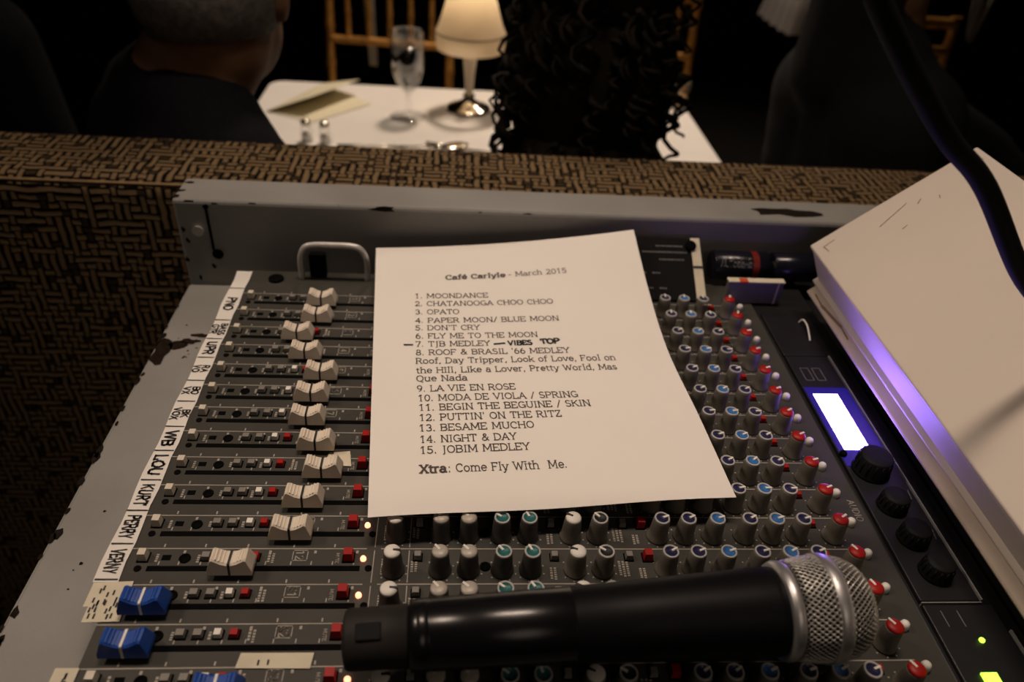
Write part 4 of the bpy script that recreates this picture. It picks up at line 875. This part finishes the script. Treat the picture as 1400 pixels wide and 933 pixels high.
# cutlery
def cutlery(name, x, y, ang, kind, label):
    t = thing(name, (x, y, TZ), label, 'cutlery', 'cutlery on the white cloth')
    Mx = Matrix.Translation((x, y, TZ + .003)) @ Matrix.Rotation(ang, 4, 'Z')
    h = MB().tube([(-.09, 0, 0), (-.06, 0, 0), (-.01, 0, .001), (.02, 0, .001)], [.0045, .004, .0026, .0024], 10); mk('handle', h.xf(Mx), M_silver, t)
    mb = MB()
    if kind == 'knife': mb.grid([[(.02 + .09 * i / 8, -.006 * (1 - (i / 8) ** 4), dz), (.02 + .09 * i / 8, .004, dz)] for i in range(9) for dz in (.001,)]); nm = 'blade'
    elif kind == 'fork':
        mb.grid([[(.02, -.003, .001), (.02, .003, .001)], [(.04, -.010, .0), (.04, .010, .0)], [(.055, -.011, .001), (.055, .011, .001)]]); nm = 'tines'
        for k in range(4): mb.tube([(.053, -.009 + .006 * k, .001), (.10, -.009 + .006 * k, .004)], .0014, 6)
    else: mb.ball((.045, 0, .004), (.027, .015, .003)); nm = 'spoon_bowl'
    o = mk(nm, mb.xf(Mx), M_silver, t)
    if kind == 'knife': m_ = o.modifiers.new('thick', 'SOLIDIFY'); m_.thickness = .001
cutlery('knife', -.125, 1.300, R(4), 'knife', 'silver table knife at the near cloth edge, below the goblet')
cutlery('spoon', -.045, 1.292, R(25), 'spoon', 'silver spoon at the near cloth edge, below and left of the lamp')
cutlery('fork', .040, 1.296, R(170), 'fork', 'silver fork at the near cloth edge, below the lamp foot')
# tumbler
vt = thing('glass_tumbler', (.474, 1.600, TZ), 'short cut glass tumbler by the right end of the white tablecloth', 'glass')
mk('tumbler_wall', MB().lathe([(.020, .0005), (.0245, .003), (.0265, .030), (.027, .055), (.0258, .055), (.0252, .030), (.022, .008), (.0005, .007)], (.474, 1.600, TZ), 28, cap1=False), M_glass, vt)
mk('candle', MB().lathe([(.0200, .0085), (.0205, .024), (.001, .025)], (.474, 1.600, TZ), 20), mat('amber_wax', (.45, .28, .10), .5, noise=.1), vt)

# ------------------------------------------------------------------ gold bamboo chairs
def bamboo(mb, p, q, r=.0115, n=12):
    p, q = Vector(p), Vector(q); L = (q - p).length; k = max(2, int(L / .085)); pts = []; rad = []
    for i in range(k):
        for t, rr_ in ((.0, 1.22), (.10, 1.0), (.90, 1.0)): pts.append(p + (q - p) * ((i + t) / k)); rad.append(r * rr_)
    pts.append(q); rad.append(r * 1.2); mb.tube(pts, rad, n)
def chair(cx, cy, rot, label, z_shift=0.0):
    t = thing('gold_chair', (cx, cy, -.95), label, 'chair', 'gold bamboo chairs'); t.rotation_euler = (0, 0, rot)
    W, D = .165, .20
    def at(x, y, z): return (cx + x, cy + y, z - .95)
    def pt(name, fn, m=M_gold):
        mb = MB(); fn(mb); return mk(name, mb, m, t)
    for s in (-1, 1):
        pt('back_post', lambda mb: bamboo(mb, at(s * W, D - .02, 0), at(s * (W - .002), D, .45))) if False else None
        pt('rear_leg', lambda mb: (bamboo(mb, at(s * W, D + .03, .001), at(s * W, D, .45)), bamboo(mb, at(s * W, D, .45), at(s * (W - .006), D + .055, .92))))
        pt('front_leg', lambda mb: bamboo(mb, at(s * (W + .012), -D, .001), at(s * (W + .012), -D, .45)))
        pt('stretcher', lambda mb: bamboo(mb, at(s * W, D + .015, .20), at(s * (W + .01), -D, .20), .008))
    def yb(z): return D + .055 * (z - .45) / .47
    for z, r in ((.565, .0095), (.700, .0105), (.845, .0105), (.905, .0125)): pt('back_rail', lambda mb: bamboo(mb, at(-W, yb(z), z), at(W, yb(z), z), r))
    for k in range(5):
        x = -W * .68 + W * 1.36 * k / 4; pt('spindle', lambda mb: bamboo(mb, at(x, yb(.70), .70), at(x, yb(.845), .845), .0075))
    for k in range(4):
        x = -W * .5 + W * k / 3; pt('short_spindle', lambda mb: bamboo(mb, at(x, yb(.845), .845), at(x, yb(.905), .905), .0070))
    pt('front_stretcher', lambda mb: bamboo(mb, at(-W, -D, .16), at(W, -D, .16), .008))
    sm = MB(); sm.box(cx - W - .018, cx + W + .018, cy - D - .02, cy + D - .012, -.95 + .44, -.95 + .455); mk('seat', sm, M_gold, t, bevel=.006)
    sc2 = MB(); sc2.box(cx - W - .008, cx + W + .008, cy - D - .01, cy + D - .025, -.95 + .456, -.95 + .49); mk('seat_cushion', sc2, M_card, t, bevel=.014, seg=4)
    return t
chair(-.208, 1.885, R(-5), 'gold bamboo chair behind the goblet, pale sash hanging at its back')
chair(.492, 1.900, R(2), 'gold bamboo chair behind the dark curly hair, only one upright showing')
chair(.985, 1.520, R(0), 'gold bamboo chair farther right, its top rail showing above the charcoal jacket')
# sash hung on the first chair's back
ss = MB(); rows = []
for j in range(15):
    t = j / 14; z = -.03 - .30 * t; w = .030 * (1 - .35 * t); rows.append([(-.252 + .012 * t + w * (i / 8 - .5) * 2 * .55, 2.172 + .007 * math.sin(i * 1.9 + t * 2), z) for i in range(9)])
ss.grid(rows); sso = mk('chair_sash', ss, M_sash, at=(-.25, 2.17, -.1)); tag(sso, 'pale grey cloth sash hanging behind the gold chair', 'sash')
sd = sso.modifiers.new('thick', 'SOLIDIFY'); sd.thickness = .003

# ------------------------------------------------------------------ far table ends with white cloths
def far_cloth(name, x0, x1, y0, y1, zt, zb, label):
    mb = MB(); rows = []; ring = []
    N_ = 16
    def loop(o, z, wv):
        out = []
        for (ax, ay), (bx_, by_) in (((x0, y0), (x1, y0)), ((x1, y0), (x1, y1)), ((x1, y1), (x0, y1)), ((x0, y1), (x0, y0))):
            for i in range(N_):
                x = ax + (bx_ - ax) * i / N_; y = ay + (by_ - ay) * i / N_
                dx, dy = x - (x0 + x1) / 2, y - (y0 + y1) / 2; L = math.hypot(dx, dy); k = o + wv * math.sin(i * 1.6)
                out.append((x + dx / L * k, y + dy / L * k, z))
        return out
    rows = [loop(0, zt, 0), loop(.004, zt - .01, .0), loop(.012, (zt + zb) / 2, .006), loop(.02, zb, .012)]
    mb.grid(rows, 0, True, True); mb.face(list(range(4 * N_)))
    o = mk(name, mb, M_cloth, at=((x0 + x1) / 2, (y0 + y1) / 2, zt)); return tag(o, label, 'tablecloth')
far_cloth('tablecloth', 1.09, 1.45, 2.55, 2.80, -.150, -.272, 'white cloth on a distant table, left of the charcoal jacket')
ft = thing('distant_table', (1.27, 2.68, -.95), 'dark table under the distant white cloth', 'table')
mk('tabletop', MB().box(1.10, 1.44, 2.56, 2.79, -.180, -.156), M_table, ft)
mk('pedestal', MB().lathe([(.18, 0), (.17, .02), (.04, .05), (.035, .74), (.08, .77)], (1.27, 2.68, -.95), 20), M_table, ft)
nb = MB(); rows = []
for j in range(9):
    t = j / 8; w = .040 * (1 - t * .75); rows.append([(1.675 + w * (i / 6 - .5) * 2 + .008 * t, 2.50 + .006 * math.sin(i * 2), -.10 - .155 * t) for i in range(7)])
nb.grid(rows); nbo = mk('napkin', nb, M_cloth, at=(1.68, 2.5, -.18)); tag(nbo, 'small white napkin hanging far back between the dark figures', 'napkin')
nbo.modifiers.new('thick', 'SOLIDIFY').thickness = .003

# ------------------------------------------------------------------ people on the sofa
def blob(parts, balls=()):
    mb = MB()
    for p, r0, q, r1 in parts:
        p, q = Vector(p), Vector(q); n_ = max(3, int((q - p).length / (min(r0, r1) * .5)))
        for i in range(n_ + 1):
            t = i / n_; c = p + (q - p) * t; r = r0 + (r1 - r0) * t; mb.ball(c, r, 12, 8)
    for c, r in balls: mb.ball(c, r, 20, 14)
    return mb
def figure_mesh(name, mb, m, parent, voxel=.011, smooth=6):
    o = mk(name, mb, m, parent)
    rm = o.modifiers.new('one_skin', 'REMESH'); rm.mode = 'VOXEL'; rm.voxel_size = voxel; rm.use_smooth_shade = True
    sm = o.modifiers.new('soften', 'SMOOTH'); sm.iterations = smooth; sm.factor = .5
    return o
def person(hx, hy, hz, yaw, label, hair, jacket, sx=1.0, lean=(0, 0), hairm=M_hair, neck=.235, hyaw=None, arms=(.03, -.30, .235, -.34)):
    """seated figure; hx,hy,hz = middle of the head; yaw 0 faces +y (away from the camera)"""
    t = thing('person', (hx, hy, -.50), label, 'person')
    c_, s_ = math.cos(yaw), math.sin(yaw)
    def L(x, y, z, k=1.0):      # body frame (x right, y forward) -> panel coordinates, leaning
        d = (hz - z); ox, oy = lean[0] * d, lean[1] * d
        return (hx + ox + c_ * x - s_ * y, hy + oy + s_ * x + c_ * y, z)
    hy_w = yaw if hyaw is None else hyaw; ch_, sh_ = math.cos(hy_w), math.sin(hy_w)
    def H(x, y, z): return (hx + ch_ * x - sh_ * y, hy + sh_ * x + ch_ * y, z)      # head frame
    sh_z = hz - neck; pel = -.41; ef, ez, hf, hh = arms
    head = [(H(0, 0, hz + .02), (.078, .090, .105)), (H(0, .035, hz - .05), (.060, .062, .070))]
    hb = MB()
    for c, r in head: hb.ball(c, r, 24, 16)
    body = blob([(H(0, -.018, hz - .05), .068, L(0, -.02, sh_z + .03), .070),
                 (L(0, -.02, sh_z), .075, L(0, -.01, pel), .120), (L(-.07, -.01, sh_z - .06), .085, L(-.07, 0, pel), .110), (L(.07, -.01, sh_z - .06), .085, L(.07, 0, pel), .110),
                 (L(-.03, -.02, sh_z + .02), .060, L(-.17 * sx, -.01, sh_z - .03), .055), (L(.03, -.02, sh_z + .02), .060, L(.17 * sx, -.01, sh_z - .03), .055)]
                + [(L(s * .19 * sx, 0, sh_z - .04), .055, L(s * .215 * sx, ef, sh_z + ez), .045) for s in (-1, 1)]
                + [(L(s * .215 * sx, ef, sh_z + ez), .043, L(s * .13, hf, sh_z + hh), .030) for s in (-1, 1)]
                + [(L(s * .09, .02, pel + .01), .085, L(s * .10, .40, pel + .0), .062) for s in (-1, 1)]
                + [(L(s * .10, .40, pel), .060, L(s * .10, .42, -.87), .040) for s in (-1, 1)]
                + [(L(s * .10, .38, -.905), .035, L(s * .10, .52, -.915), .028) for s in (-1, 1)], head)
    # face, ears, hands belong to the same skin
    body.ball(H(0, .098, hz - .015), (.014, .020, .024), 10, 8)
    for s in (-1, 1):
        body.ball(H(s * .080, .0, hz - .002), (.012, .020, .032), 10, 8)
        hx_, hy_ = s * .13, hf
        body.ball(L(hx_, hy_ + .05, sh_z + hh - .005), (.040, .040, .018), 10, 8)
        for k in range(4):
            for q in range(5): body.ball(L(hx_ + (k - 1.5) * .019, hy_ + .075 + q * .014, sh_z + hh - .007 - q * q * .0012), .0092, 8, 6)
        for q in range(4): body.ball(L(hx_ - s * (.035 + q * .006), hy_ + .04 + q * .012, sh_z + hh - .007), .0100, 8, 6)
    figure_mesh('body', body, M_skin, t, .009, 4)
    # eyes and mouth
    for s in (-1, 1): mk('eye', MB().ball(H(s * .031, .088, hz + .012), .012, 12, 8), M_white, t)
    mk('mouth', MB().ball(H(0, .088, hz - .062), (.022, .010, .007), 12, 8), mat('lips', (.30, .10, .08), .5, noise=.05), t)
    # jacket
    jk = blob([(L(0, -.022, sh_z + .018), .078, L(0, -.012, pel + .03), .118), (L(-.08, -.012, sh_z - .06), .100, L(-.08, 0, pel + .03), .112), (L(.08, -.012, sh_z - .06), .100, L(.08, 0, pel + .03), .112),
               (L(-.04, -.022, sh_z + .020), .068, L(-.18 * sx, -.01, sh_z - .025), .066), (L(.04, -.022, sh_z + .020), .068, L(.18 * sx, -.01, sh_z - .025), .066)]
              + [(L(s * .195 * sx, 0, sh_z - .04), .068, L(s * .22 * sx, ef, sh_z + ez), .060) for s in (-1, 1)]
              + [(L(s * .22 * sx, ef, sh_z + ez), .058, L(s * .135, hf - .02, sh_z + hh), .043) for s in (-1, 1)])
    if neck > .28: [jk.ball(H(0, -.014, sh_z + q * .03), .077 - q * .0006, 14, 10) for q in range(7)]
    figure_mesh('jacket', jk, jacket, t, .012, 8)
    tr = blob([(L(s * .09, .0, pel + .0), .090, L(s * .10, .41, pel + .0), .072) for s in (-1, 1)] + [(L(s * .10, .41, pel), .073, L(s * .10, .42, -.86), .058) for s in (-1, 1)])
    figure_mesh('trousers', tr, M_jacket, t, .014, 8)
    for s in (-1, 1): figure_mesh('shoe', blob([(L(s * .10, .37, -.907), .041, L(s * .10, .53, -.918), .031)]), M_black, t, .008, 4)
    return t, H
# grey-haired man, head turned a little to the right
man, Lm = person(-.280, .925, .128, R(-55), 'grey-haired person in a black jacket seen from behind, at the upper left', 'short', M_jacket, .85, (-.25, 0), neck=.143, hyaw=R(-10))
hm = MB(); rows = []
for j in range(13):
    ph = R(-30 + 120 * j / 12); row = []
    for i in range(40):
        a = 2 * math.pi * i / 40; fwd_ = math.sin(a)
        lo = -30 if fwd_ < .2 else -30 + (fwd_ - .2) * 95
        p_ = R(lo + (90 - lo) * j / 12); cr = math.cos(p_) + .001
        row.append(Lm(.0845 * cr * math.cos(a), -.004 + .1005 * cr * fwd_, .128 + .020 + .112 * math.sin(p_)))
    rows.append(row)
hm.grid(rows, 0, True, True); ho = mk('hair', hm, M_hair, man, label='short grey hair'); ho.modifiers.new('thick', 'SOLIDIFY').thickness = .006
# curly dark-haired woman
wom, Lw = person(.178, 1.00, .175, R(6), 'person with long dark curly hair seen from behind, in front of the lamp table', 'curly', M_jacket, .36, (0, 0), neck=.30)
cu = MB(); rc = random.Random(21)
core = [((.172, .995, .17), (.102, .110, .125)), ((.172, .965, .03), (.108, .085, .16)), ((.170, .945, -.09), (.108, .072, .11))]
for c, r in core: cu.ball(c, r, 20, 14)
for k in range(330):
    c, r = core[rc.choice((0, 0, 1, 1, 1, 2, 2))]; a = rc.uniform(0, 2 * math.pi); b_e = rc.uniform(-1.0, 1.3)
    p = Vector((c[0] + r[0] * math.cos(a) * math.cos(b_e), c[1] + r[1] * math.sin(a) * math.cos(b_e), c[2] + r[2] * math.sin(b_e)))
    if p.y > 1.04 and p.z < .2: continue
    out = (p - Vector(c)).normalized(); L_ = rc.uniform(.05, .13); tw = rc.uniform(0, 6.28); rad = rc.uniform(.006, .013); pts = []
    side = Vector((out.y, -out.x, 0)).normalized() if abs(out.x) + abs(out.y) > .01 else Vector((1, 0, 0))
    for q in range(15):
        t = q / 14; ctr = p + out * (.016 * math.sin(t * 2.2)) + Vector((0, 0, -L_ * t)) + side * (.01 * t)
        pts.append(ctr + side * (rad * math.cos(tw + t * 15)) + out * (rad * math.sin(tw + t * 15)))
    cu.tube(pts, [.0042 * (1 - .6 * q / 14) for q in range(15)], 6)
mk('hair', cu, M_curl, wom, label='long dark curly hair')
# figure in charcoal at the right and one in black between
person(.592, 1.13, .325, R(-78), 'person in a charcoal jacket facing right, beyond the sofa at the right', 'short', M_suit, .22, (.14, 0), neck=.305, arms=(.19, -.13, .34, -.24))
person(-.80, .99, .30, R(10), 'person in a black jacket at the upper left edge, mostly in the dark', 'short', M_jacket, 1.0, (0, 0))
